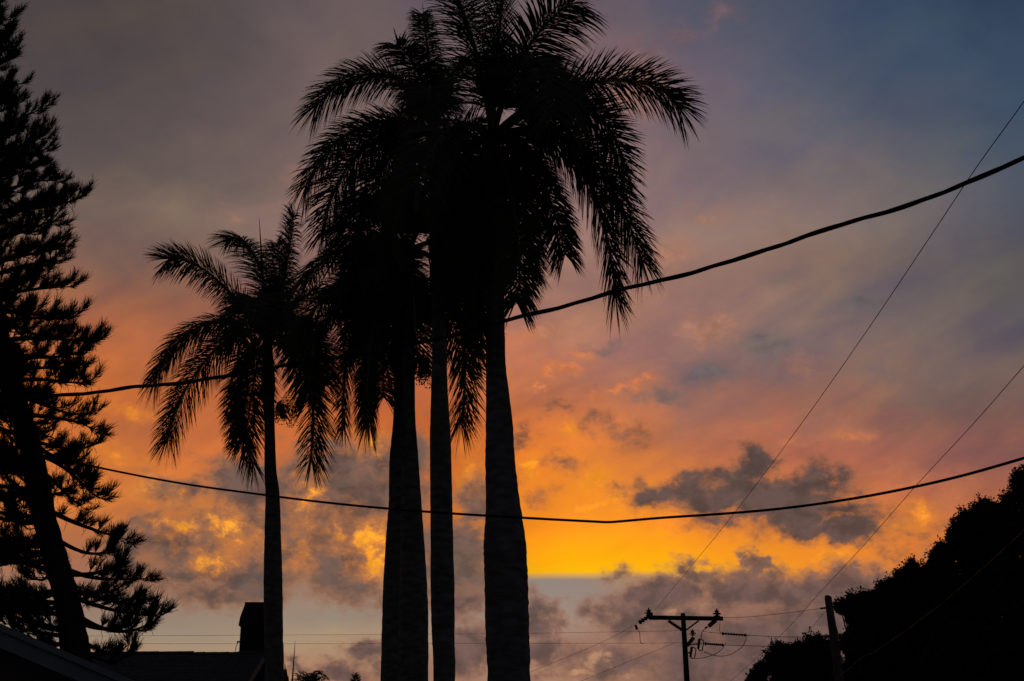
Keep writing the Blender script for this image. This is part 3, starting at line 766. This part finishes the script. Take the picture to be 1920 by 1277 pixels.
# branches whose ends show against the sky: (height on trunk, two bends, tip, depth)
BR = [
 (60, (-50, 45), (0, 50), (28, 22), -.3), (100, (-40, 90), (0, 95), (26, 52), .4), (140, (-30, 130), (10, 125), (32, 95), -.5), (190, (-30, 185), (0, 180), (25, 150), .4), (220, (-30, 215), (-5, 215), (24, 185), -.4),
 (265, (-20, 245), (45, 225), (98, 190), .3), (275, (-20, 255), (20, 245), (55, 232), -.6), (315, (0, 285), (60, 280), (108, 248), -.2), (320, (0, 300), (50, 290), (95, 268), .6), (345, (0, 320), (50, 320), (86, 290), -.7),
 (385, (10, 360), (70, 350), (118, 325), .4), (400, (20, 385), (90, 385), (150, 362), -.2), (420, (10, 405), (60, 395), (110, 368), .8), (450, (20, 430), (70, 425), (120, 395), -.9), (500, (30, 480), (90, 475), (145, 452), .2),
 (520, (20, 500), (80, 490), (130, 470), -.8), (560, (30, 540), (90, 540), (150, 524), .6), (590, (30, 575), (90, 590), (160, 578), -.3), (610, (30, 600), (80, 600), (130, 585), .9),
 (640, (60, 620), (120, 630), (190, 624), .2), (665, (60, 660), (120, 690), (195, 630), -.5), (690, (60, 680), (110, 700), (180, 684), .6), (720, (70, 710), (130, 730), (190, 712), -.8),
 (745, (90, 745), (160, 765), (215, 742), .2), (775, (90, 780), (150, 790), (205, 792), -.3), (800, (90, 800), (140, 820), (180, 800), .8), (830, (100, 850), (140, 870), (190, 905), .2), (850, (110, 870), (150, 910), (205, 922), -.4), (870, (110, 900), (130, 940), (165, 935), .6),
 (950, (140, 1000), (190, 1010), (262, 998), .2), (1000, (140, 1040), (190, 1050), (250, 1010), -.4), (1060, (170, 1090), (220, 1085), (286, 1072), .3), (1075, (180, 1080), (220, 1060), (245, 1040), -.4), (1100, (170, 1110), (240, 1130), (300, 1120), -.6),
 (1110, (180, 1140), (250, 1160), (315, 1150), .5), (1140, (200, 1200), (270, 1190), (325, 1150), -.1), (1160, (190, 1190), (220, 1190), (255, 1160), -.6), (1190, (180, 1215), (200, 1220), (225, 1210), .2), (1200, (190, 1240), (225, 1235), (262, 1212), .4), (1130, (160, 1120), (200, 1110), (250, 1100), .9),
]
for y0, c1, c2, tip, dy in BR:
    if 560 < y0 < 900 and random.random() < .1: continue
    k_ = random.uniform(.86, 1.04) if y0 > 250 else 1.05; tip = (trunk_at(y0) + (tip[0] - trunk_at(y0)) * k_, tip[1])
    tip = (tip[0] - 12 + random.uniform(-9, 5), tip[1] + 10 + random.uniform(-6, 6))
    c1 = (c1[0] + random.uniform(-12, 12), c1[1] + random.uniform(-14, 14)); c2 = (c2[0] + random.uniform(-12, 12), c2[1] + random.uniform(-14, 14))
    l = abs(tip[0] - trunk_at(y0))
    pxbranch(y0, c1, c2, tip, dy, r0=.022 + l * .00009, ntw=max(8, int(l / 7.5)) if y0 < 940 else max(6, int(l / 11)), twl=.33 if y0 < 560 else .29 if y0 < 940 else .25, needle=.125 if y0 < 560 else .14, cnt=46 if y0 < 560 else 40, tstart=random.choice((.1, .2, .3, .45)))
for k in range(14):
    y0 = 20 + k * 40; x0 = trunk_at(y0); tx = x0 + random.uniform(55, 105)
    pxbranch(y0, (x0 + 25, y0 - 8), (x0 + 50, y0 - 14), (tx, y0 - 30 + random.uniform(-10, 10)), random.uniform(-1.1, 1.1), r0=.025, ntw=11, twl=.33, needle=.125, cnt=54, tstart=.2)
for k in range(12):                                        # boughs hanging towards the street in front of the stem
    y0 = 560 + k * 34; o = at(trunk_at(y0), y0, PY); a = R(random.uniform(250, 330)); LL = random.uniform(.6, 1.2)
    dv = Vector((math.cos(a), math.sin(a), 0))
    pine_branch([o, o + dv * LL * .35, o + dv * LL * .75 + Vector((0, 0, random.uniform(-.2, .1))), o + dv * LL + Vector((0, 0, random.uniform(0, .25)))], r0=.024, ntw=random.randint(6, 13), twl=random.uniform(.26, .4), cnt=42, tstart=.1)
# the rest of the whorls: leftwards, towards and away from the camera
for k in range(64):
    y0 = 1190 - k * 22.5 + random.uniform(-16, 16)
    x0 = trunk_at(y0)
    o = at(x0, y0, PY)
    hf = min(1.0, max(.25, (y0 + 330) / 800))
    for rep in range(2):
        a = R(random.uniform(115, 245) if y0 > 860 else random.choice((random.uniform(100, 260), random.uniform(55, 125), random.uniform(235, 305))))
        LL = random.uniform(.75, 1.2) * 1.3 * hf + .3
        dv = Vector((math.cos(a), math.sin(a), 0))
        pine_branch([o, o + dv * LL * .35 + Vector((0, 0, random.uniform(-.15, .1))), o + dv * LL * .75 + Vector((0, 0, (lift_ := random.uniform(-.25, .2)))), o + dv * LL + Vector((0, 0, lift_ + random.uniform(.1, .3)))],
                    r0=.02 + .01 * LL, ntw=max(7, int(LL * 11)), twl=.34, cnt=34, tstart=.1)

# ------------------------------------------------------------------ broadleaf trees on the right
OUT_LOW = [(1448, 1222), (1456, 1205), (1470, 1214), (1488, 1208), (1498, 1228), (1514, 1202), (1522, 1196), (1538, 1208), (1550, 1204)]
def knobs(pts, dx=4, dy=13):
    rr = random.Random(9)
    return [(x + dx, y + dy, rr.uniform(9, 15), rr.uniform(-.4, .4)) for x, y in pts]
def leaf_tree(name, label, cat, blobs, Y, trunk_x, n, leaf=.11, seed=1, group=None):
    rng = np.random.default_rng(seed); random.seed(seed)
    s = Y / FPX * 1.03
    C = np.array([tuple(at(x, y, Y + dz)) for x, y, r, dz in blobs]); Rr = np.array([r * s for x, y, r, dz in blobs])
    subC, subR = [], []                                   # knobbly crown: smaller masses budding from the large ones
    for c, r in zip(C, Rr):
        if r > 60 * s: continue
        for _ in range(7):
            dd = rng.normal(size=3); dd[2] = abs(dd[2]) * .7 + .05; dd[1] *= .5; dd /= np.linalg.norm(dd)
            rr_ = min(r * rng.uniform(.25, .5), .6)
            subC.append(c + dd * (r - rr_ * .35)); subR.append(rr_)
    nbig = len(C)
    C = np.vstack([C, np.array(subC)]); Rr = np.concatenate([Rr * .84, np.array(subR)])
    basep = at(trunk_x, 1300, Y); root = thing(name, label, cat, (basep.x, Y, 0), group)
    b = MB()
    lowz = C[:, 2].min()
    fork = Vector((basep.x, Y, max(1.5, lowz * .55)))
    b.tube([(basep.x, Y, -.05), (basep.x + .05, Y, fork.z * .5), tuple(fork)], [.34, .26, .22], 10, wob=.05)
    b.build('trunk', M['bark'], root, True)
    for c, r in zip(C[:nbig], Rr[:nbig]):
        e = Vector(c); mid = fork.lerp(e, .55) + Vector((0, 0, -.25))
        bb = MB(); bb.tube(spline([fork, mid, e], 5), list(np.linspace(.10, .02, 11)), 6, wob=.05); bb.build('limb', M['bark'], root, True)
    w = Rr ** 1.8; pick = rng.choice(len(C), n, p=w / w.sum())
    d = rng.normal(size=(n, 3)); d /= np.linalg.norm(d, axis=1)[:, None]
    # uneven clumps: radius varies with direction
    lump = 1 + .16 * np.sin(5 * d[:, 0] + pick) * np.sin(5 * d[:, 2] + 2 * pick) + .1 * np.sin(11 * d[:, 0] + 3 * pick) * np.sin(13 * d[:, 2] + pick)
    rad = Rr[pick] * lump * rng.random(n) ** .3
    P = C[pick] + d * rad[:, None] * np.array([1, 1.1, 1])
    # sprigs: dense little bunches of leaves standing out of the crown's skin
    NL = 26; ws = Rr ** 1.1; nspr = n // (8 * NL)
    so_ = rng.choice(len(C), nspr, p=ws / ws.sum())
    sd = rng.normal(size=(nspr, 3)); sd[:, 2] = np.abs(sd[:, 2]) * .8 + .1; sd /= np.linalg.norm(sd, axis=1)[:, None]
    sp_ = C[so_] + sd * (Rr[so_] * rng.uniform(.85, 1.02, nspr))[:, None]
    kk = np.repeat(np.arange(nspr), NL); m_ = len(kk)
    along = rng.random(m_) * np.repeat(rng.uniform(.12, .36, nspr), NL)
    P[:m_] = sp_[kk] + (sd[kk] * .6 + np.array([0, 0, .45])) * along[:, None] + rng.normal(size=(m_, 3)) * (.075 - .12 * along)[:, None]
    d[:m_] = sd[kk] + rng.normal(size=(m_, 3)) * .7
    ax = d * .7 + rng.normal(size=(n, 3)) * .6 + np.array([0, 0, -.15]); ax /= np.linalg.norm(ax, axis=1)[:, None]
    sd2 = np.cross(ax, rng.normal(size=(n, 3))); sd2 /= np.linalg.norm(sd2, axis=1)[:, None]
    ln = (leaf * rng.uniform(.7, 1.25, n) * np.where(np.arange(n) < m_, 1.0, 1.4))[:, None]; wd = ln * .26
    q = np.stack([P, P + ax * ln * .45 + sd2 * wd, P + ax * ln, P + ax * ln * .45 - sd2 * wd], axis=1)
    me = tri_mesh('crown', q, 4, n)
    link('crown', me, M['leaf'], root, False)
    return root
leaf_tree('leafy_tree', 'tallest dark leafy tree at the right edge of the picture', 'tree',
    [(1926, 912, 20, 0), (1912, 902, 10, 0), (1904, 942, 18, .2), (1945, 900, 22, 0), (1862, 966, 22, 0), (1846, 958, 14, .2), (1826, 980, 20, .3), (1800, 998, 15, 0), (1788, 1012, 11, .2), (1775, 1042, 17, 0), (1760, 1046, 12, .3), (1880, 978, 16, -.2),
     (1945, 1000, 50, .3), (1878, 1016, 36, -.3), (1838, 1020, 32, 0), (1800, 1050, 28, .4), (1860, 1100, 68, 0), (1925, 1100, 85, .4), (1805, 1145, 64, .6), (1775, 1085, 28, 0), (1900, 1200, 120, 0), (1975, 1010, 80, .4), (2000, 1110, 120, 0), (1830, 1255, 110, 0), (1960, 1280, 120, .5), (1840, 1390, 100, 0), (1980, 1400, 110, 0), (1850, 1500, 100, 0), (1980, 1510, 100, .3)],
    50, 1900, 290000, .10, 41, 'trees along the right')
leaf_tree('leafy_tree', 'broad dark leafy tree rising behind the wooden post', 'tree',
    [(1592, 1148, 10, 0), (1580, 1142, 7, 0), (1610, 1132, 16, .2), (1630, 1130, 15, .4), (1656, 1120, 17, 0), (1676, 1104, 13, .2), (1692, 1090, 12, 0), (1712, 1066, 9, 0), (1712, 1086, 15, 0), (1742, 1078, 15, .2), (1755, 1060, 12, 0), (1576, 1142, 8, 0),
     (1628, 1192, 30, .2), (1640, 1168, 30, 0), (1622, 1228, 38, 0), (1612, 1160, 18, 0), (1668, 1160, 34, 0), (1655, 1205, 50, 0), (1716, 1122, 28, 0), (1750, 1115, 30, .3), (1730, 1235, 92, 0), (1620, 1290, 66, 0), (1755, 1185, 72, .4), (1690, 1150, 36, 0), (1640, 1380, 90, 0), (1745, 1370, 90, .2), (1640, 1490, 90, 0), (1740, 1490, 95, .2)],
    54, 1680, 240000, .10, 42, 'trees along the right')
leaf_tree('leafy_shrub_tree', 'low rounded leafy tree right of the utility pole, left of the post', 'tree',
    [(1468, 1250, 22, 0), (1486, 1246, 20, .3), (1506, 1262, 30, 0), (1530, 1234, 20, 0), (1552, 1238, 22, .3), (1472, 1285, 34, 0), (1534, 1280, 42, 0), (1496, 1315, 46, 0), (1564, 1290, 36, .2), (1490, 1390, 56, 0), (1550, 1390, 56, .2), (1500, 1490, 60, 0), (1560, 1490, 60, .2)] + knobs(OUT_LOW, 3, 12),
    58, 1500, 130000, .10, 43, 'trees along the right')
leaf_tree('young_conifer', 'small pointed tree top at the bottom edge beside the low leafy tree', 'tree',
    [(1426, 1254, 7, 0), (1424, 1264, 12, 0), (1422, 1280, 17, .1), (1420, 1300, 20, 0), (1427, 1247, 3.5, 0)], 60, 1422, 5000, .12, 44)

# distant tips low on the horizon
random.seed(5)
def conifer(label, px, py, Y, h, w):
    tip = at(px, py, Y); root = thing('distant_conifer', label, 'tree', (tip.x, Y, 0))
    b = MB(); b.tube([(tip.x, Y, -.05), (tip.x, Y, tip.z)], [.16, .012], 6); b.build('trunk', M['bark'], root, True)
    arr = []
    for k in range(4200):
        t = random.random() ** .7; z = tip.z - h * t; r = w * t * (0.35 + .65 * abs(math.sin(z * 5.0))) * random.random() ** .5
        a = random.uniform(0, 2 * math.pi); p = Vector((tip.x + r * math.cos(a), Y + r * math.sin(a), z + r * .25))
        d = Vector((math.cos(a), math.sin(a), .5)).normalized() * .22; q = d.cross(Vector((random.gauss(0, 1), random.gauss(0, 1), 1))).normalized() * .02
        arr.append((tuple(p - q), tuple(p + q), tuple(p + d + q * .3), tuple(p + d - q * .3)))
    me = tri_mesh('crown', np.array(arr, dtype=np.float32), 4, len(arr)); link('crown', me, M['needle'], root)
conifer('tiny pointed conifer tip on the horizon left of the paired palm trunks', 667, 1263, 70, 5.0, 2.0)
def small_palm():
    Y = 45.0; c = at(585, 1288, Y)
    root = thing('feather_palm', 'top of a small feathery palm at the bottom edge right of the chimney', 'palm tree', (c.x, Y, 0))
    b = MB(); b.tube([(c.x, Y, -.05), (c.x, Y, c.z)], [.16, .12], 8); b.build('trunk', M['palm_trunk'], root, True)
    for tip, mid in (((556, 1268), (562, 1262)), ((562, 1262), (572, 1262)), ((572, 1260), (578, 1264)), ((600, 1260), (588, 1252)), ((608, 1266), (594, 1254)), ((612, 1275), (602, 1262)), ((585, 1264), (586, 1270)), ((550, 1278), (564, 1270))):
        P = [c, c.lerp(at(*mid, Y), .5), at(*mid, Y + random.uniform(-.5, .5)), at(*tip, Y + random.uniform(-.8, .8))]
        rb, lb = frond_geo(P, .26, 30, .035, .3, .4)
        f = rb.build('frond', M['rachis'], root); lb.build('leaflets', M['frond'], f, kind='stuff')
small_palm()
def spiky():
    Y = 36.0; c = at(536, 1300, Y)
    root = thing('spiky_plant', 'dark spiky plant right against the lone palm trunk, bottom edge', 'plant', (c.x, Y, 0))
    b = MB(); b.tube([(c.x, Y, -.05), tuple(c)], [.12, .09], 8); b.build('stem', M['bark'], root, True)
    for tip, w in (((534, 1238), .07), ((537, 1252), .13), ((541, 1266), .12), ((531, 1246), .09), ((533, 1262), .12), ((545, 1282), .1), ((526, 1270), .1)):
        t = at(*tip, Y + random.uniform(-.2, .2)); m_ = c.lerp(t, .45)
        b = MB(); s_ = Vector((w / 2, 0, 0)); q = Vector((0, w * .25, 0))
        b.add([c - s_ * .6, c + s_ * .6, m_ + s_, m_ - s_, t, m_ + q, c + q], [(0, 6, 5, 3), (6, 1, 2, 5), (3, 5, 4), (5, 2, 4), (0, 3, 2, 1), (3, 4, 2)])
        b.build('leaf', M['frond'], root)
spiky()
a0, a1 = at(553.5, 1202, 33.0), at(548, 1277, 33.0)
d_ = (a1 - a0); gb = a1 + d_ * (a1.z / -d_.z)
b = MB(); b.tube([gb, a1, a0.lerp(a1, .5), a0], [.03, .022, .014, .004], 6)
mast = b.build('whip_antenna', M['steel'])
tag(mast, 'thin whip antenna rising just right of the lone palm trunk', 'antenna')

# ------------------------------------------------------------------ utility pole
UY = 46.0
def u(x, y, d=0.0): return at(x, y, UY + d)
pt, pb = u(1280.5, 1150), u(1288, 1277)
dv = pb - pt; pg = pb + dv * (pb.z / -dv.z)
upole = thing('utility_pole', 'wooden utility pole with crossarm and insulators on the horizon', 'utility pole', (pg.x, pg.y, 0))
b = MB(); b.tube([pg + Vector((0, 0, -.05)), pb, pt.lerp(pb, .5), pt], [.18, .092, .085, .075], 12); b.build('pole', M['pole'], upole, True)
b = MB(); b.beam(u(1217, 1158, -.14), u(1355.5, 1160, -.14), .11, .125); b.build('crossarm', M['pole'], upole)
b = MB(); b.beam(u(1253, 1164, -.22), u(1280, 1182, -.22), .05, .085); b.build('brace', M['pole'], upole)
b = MB(); b.beam(u(1310, 1164, -.22), u(1287, 1181, -.22), .03, .05); b.build('brace', M['pole'], upole)
def insulator(x, y, parent, s=1.0):
    c = u(x, y, -.14)
    b = MB()
    prof = [(-.17, .016), (-.10, .016), (-.095, .08), (-.075, .085), (-.06, .035), (-.04, .035), (-.035, .115), (-.01, .10), (.0, .04), (.02, .045), (.03, .065), (.055, .06), (.06, .025), (.12, .012)]
    b.tube([c + Vector((0, 0, dz * s)) for dz, r in prof], [r * s for dz, r in prof], 10)
    return b.build('insulator', M['porcelain'], parent, True)
insulator(1216.5, 1148, upole, 1.25); insulator(1344, 1149, upole, 1.25); insulator(1298.5, 1186, upole, 1.0)
b = MB(); b.beam(u(1288, 1211, -.1), u(1301, 1195, -.18), .09, .10); b.build('standoff_bracket', M['pole'], upole)
def dead_end(a, c, parent, n=5, r=.075):
    b = MB(); A, C = Vector(a), Vector(c)
    pts, rad = [], []
    for k in range(n * 3 + 1):
        pts.append(A.lerp(C, k / (n * 3))); rad.append((.03, r, r * .9)[k % 3] if k < n * 3 else .02)
    b.tube(pts, rad, 9); return b.build('strain_insulator', M['porcelain'], parent, True)
dead_end(u(1222, 1152, -.2), u(1198, 1168, -.4), upole); dead_end(u(1342, 1163, -.2), u(1329, 1174, -.4), upole, 4)
b = MB(); b.beam(u(1213, 1156, -.14), u(1224, 1154, -.14), .13, .16); b.build('arm_clamp', M['steel'], upole)
for x, y0, y1 in ((1311.5, 1198, 1217), (1297, 1213, 1232)):
    b = MB(); A, C = u(x, y0, -.3), u(x - 2.5, y1, -.3)
    n_ = 12; b.tube([A.lerp(C, k / n_) for k in range(n_ + 1)], [.03 if k % 2 else .05 for k in range(n_ + 1)], 8)
    f = b.build('fuse_cutout', M['porcelain'], upole, True)
    b = MB(); b.tube([A, u(x + 6, y0 + 2, -.5), u(x + 8, y0 + 6, -.5), u(x + 5, y1 + 3, -.5), u(x + 1, y1 + 3, -.4), C], .018, 6); b.build('fuse_tube', M['steel'], f)
    b = MB(); b.beam(A.lerp(C, .5), u(1290, (y0 + y1) / 2 + 2, -.02), .03, .03); b.build('cutout_arm', M['steel'], f)
b = MB(); b.tube(spline([u(1193, 1173, -.4), u(1193, 1180, -.4), u(1199, 1185, -.4), u(1201, 1205, -.2), u(1207, 1206, 0)], 5), .010, 5); b.tube([u(1191.5, 1172, -.4), u(1194.5, 1180, -.4)], .04, 6); b.build('jumper', M['wire'], upole)
b = MB(); b.tube(spline([u(1329, 1174, -.4), u(1321, 1180, -.4), u(1316, 1186, -.3), u(1314.5, 1198, -.3)], 5), .012, 5); b.tube([u(1322, 1178, -.4), u(1326, 1175.5, -.4)], .03, 6); b.build('jumper', M['wire'], upole)
b = MB(); b.tube(spline([u(1400, 1195, 0), u(1392, 1212, -.1), u(1370, 1227, -.2), u(1345, 1230, -.3), u(1320, 1222, -.3)], 6), .010, 5); b.build('jumper', M['wire'], upole)
b = MB(); b.tube(spline([u(1362, 1205, 0), u(1348, 1222, -.1), u(1325, 1232, -.2), u(1304, 1235, -.3)], 6), .010, 5); b.build('jumper', M['wire'], upole)
b = MB(); b.tube(spline([u(1350, 1166, -.1), u(1349.5, 1182, -.1), u(1352, 1188, 0)], 5), .008, 5); b.build('jumper', M['wire'], upole)

# post at the right
SY = 44.0
s0, s1 = at(1552.5, 1120, SY), at(1564, 1200, SY); dv = s1 - s0; sg = s1 + dv * (s1.z / -dv.z)
post = thing('wooden_post', 'weathered wooden post with pointed top in front of the right-hand trees', 'post', (sg.x, sg.y, 0))
b = MB(); b.tube([sg, s1, s0], [.19, .135, .112], 10); 
o0 = len(b.v); b.tube([s0, s0 + Vector((.012, 0, .05))], [.112, .07], 10); b.build('shaft', M['post'], post, True)
b = MB(); b.tube(spline([at(1562, 1160, SY - .2), at(1568, 1175, SY - .2), at(1572, 1192, SY - .2), at(1577, 1215, SY - .2)], 4), .012, 5); b.build('ground_lead', M['wire'], post)
b = MB(); b.tube([at(1538, 1141, SY), at(1551, 1139.5, SY)], .03, 6); b.build('wire_clamp', M['steel'], post)
b = MB(); b.tube([at(1548, 1193, SY), at(1556, 1193, SY)], .035, 6); b.build('wire_clamp', M['steel'], post)

# ------------------------------------------------------------------ cables and wires
def wire(name, label, pts, r, m, cat='wire', n=6, seg=10, wobble=0.0):
    P = spline([at(*p) for p in pts], seg)
    if wobble:
        P = [p + Vector((0, 0, wobble * math.sin(i * .9))) for i, p in enumerate(P)]
    b = MB(); b.tube(P, r, n)
    o = b.build(name, m, None, True); return tag(o, label, cat)
# twisted service drop crossing the whole picture
main = [(2350, 60, 10.0), (2120, 205, 10.4), (1920, 292, 10.8), (1800, 348, 11.2), (1640, 405, 11.6), (1500, 448, 12.0), (1360, 492, 12.4), (1225, 527, 12.8), (1090, 566, 13.2), (950, 603, 13.6), (820, 633, 14.0), (700, 660, 14.3), (560, 682, 14.7), (430, 704, 15.0), (300, 720, 15.3), (180, 736, 15.7), (60, 748, 16.0), (-80, 756, 16.4), (-300, 760, 17.0)]
P = spline([at(*p) for p in main], 26)
sd = thing('service_cable', 'thick twisted black cable slanting across the whole picture in front of the palms', 'cable', P[0])
acc = 0
offs = []
for i, p in enumerate(P):
    if i: acc += (p - P[i - 1]).length
    offs.append(acc)
for k in range(3):
    pts = []
    for i, p in enumerate(P):
        a = 2 * math.pi * (offs[i] / 1.5) + k * 2 * math.pi / 3
        T = (P[min(i + 1, len(P) - 1)] - P[max(i - 1, 0)]).normalized(); S = T.cross(Vector((0, 0, 1))).normalized(); W = S.cross(T)
        sag = .012 * math.sin(offs[i] * 2.1) + .008 * math.sin(offs[i] * 5.3 + 1)
        pts.append(p + (S * math.cos(a) + W * math.sin(a)) * (.0125 if k else .011) + W * sag)
    b = MB(); b.tube(pts, .0125 if k else .009, 7); b.build('conductor', M['cable'], sd, True)
wire('sagging_cable', 'single black cable sagging low across the palm trunks, lower than the twisted one',
     [(2200, 775, 12.0), (2050, 820, 12.6), (1920, 859, 13.2), (1800, 893, 13.8), (1690, 918, 14.2), (1580, 938, 14.6), (1470, 953, 15.0), (1360, 963, 15.4), (1240, 971, 15.8), (1170, 977, 16.0), (1140, 979, 16.1), (1105, 977.5, 16.2), (1000, 972, 16.5), (850, 963, 17.0), (720, 953, 17.5), (600, 941, 18.2), (480, 926, 19.0), (350, 908, 19.8), (220, 884, 20.5), (90, 855, 21.4), (-80, 810, 22.6), (-250, 755, 24.0)], .0155, M['cable'], 'cable', 8)
wire('thin_wire', 'thin wire running steeply from upper right down to the utility pole crossarm',
     [(2010, 60, 11.0), (1920, 190, 12.0), (1830, 315, 13.2), (1750, 435, 14.6), (1620, 628, 17.5), (1500, 798, 21.5), (1380, 958, 28.0), (1300, 1057, 34.0), (1228, 1144, 45.8)], .0050, M['wire'])
wire('thin_wire', 'thin wire slanting down from the right edge between the low trees and the pole',
     [(2010, 580, 12.5), (1920, 686, 14.0), (1820, 800, 16.0), (1720, 908, 19.0), (1620, 1022, 23.0), (1540, 1108, 28.0), (1460, 1195, 36.0), (1360, 1285, 46.0), (1300, 1330, 52)], .0046, M['wire'])
wire('pale_wire', 'pale thin wire slanting across the dark trees at the lower right',
     [(2010, 905, 20.0), (1920, 994, 22.0), (1840, 1068, 24.0), (1760, 1136, 26.0), (1690, 1188, 28.0), (1637, 1224, 29.6), (1622, 1230, 30.0), (1600, 1247, 30.6), (1570, 1272, 31.6), (1552, 1300, 32.5)], .009, M['phone'])
wire('span_wire', 'upper of two faint level wires running left from the utility pole', [(-100, 1194, 47.0), (190, 1192.5, 47.0), (480, 1191, 47.0), (760, 1189.5, 47.0), (990, 1187.5, 47.0), (1200, 1184, 46.6), (1300, 1182.5, 46.2), (1312, 1184, 46.0)], .0044, M['wire'])
wire('span_wire', 'lower of two faint level wires running left from the utility pole', [(-100, 1207, 47.0), (190, 1207, 47.0), (480, 1207, 47.0), (760, 1207, 47.0), (990, 1206.5, 47.0), (1200, 1206, 46.6), (1279, 1205, 46.1)], .0044, M['wire'])
wire('span_wire', 'faint wire falling left from the insulator at the crossarm end', [(1212, 1146, 45.8), (1188, 1172, 45.4), (1120, 1208, 44.0), (990, 1262, 41.0), (900, 1300, 39.0)], .0046, M['wire'])
wire('span_wire', 'faint wire falling left from the middle of the utility pole', [(1265, 1206, 46.0), (1180, 1240, 44.0), (1090, 1277, 42.0), (1020, 1304, 40.5)], .0046, M['wire'])
wire('span_wire', 'wire from the crossarm end to the top of the wooden post', [(1357, 1158, 45.9), (1400, 1157, 45.5), (1470, 1150, 44.8), (1540, 1141, 44.1)], .0065, M['wire'])
def strain_wire(label, a, i0, i1, e):
    root = thing('strain_span', label, 'wire', at(*a))
    b = MB(); b.tube(spline([at(*a), at(*i0)], 3), .0075, 5); b.build('lead', M['wire'], root, True)
    A, C = at(*i0), at(*i1); b = MB(); k_ = 27
    b.tube([A.lerp(C, k / k_) for k in range(k_ + 1)], [.05 if k in (0, 1, k_ - 1, k_) else (.038 if k % 3 else .018) for k in range(k_ + 1)], 8); b.build('strain_insulator', M['porcelain'], root, True)
    b = MB(); b.tube(spline([C, C.lerp(at(*e), .5) + Vector((0, 0, -.04)), at(*e)], 6), .009, 5); b.build('conductor', M['wire'], root, True)
strain_wire('wire with long dark strain insulator running right from the pole, upper one', (1318, 1184, 46.0), (1354, 1188, 45.9), (1399, 1191, 45.6), (1550, 1193, 44.2))
strain_wire('wire with long dark strain insulator running right from the pole, lower one', (1292, 1205.5, 46.0), (1322, 1207, 45.9), (1356, 1209.5, 45.6), (1560, 1210, 50.0))
wire('guy_wire', 'short slack wire from the wooden post down behind the low tree', [(1548, 1146, 44.0), (1520, 1178, 44.0), (1490, 1210, 44.5), (1470, 1230, 45.0), (1390, 1290, 47.0)], .0046, M['wire'])
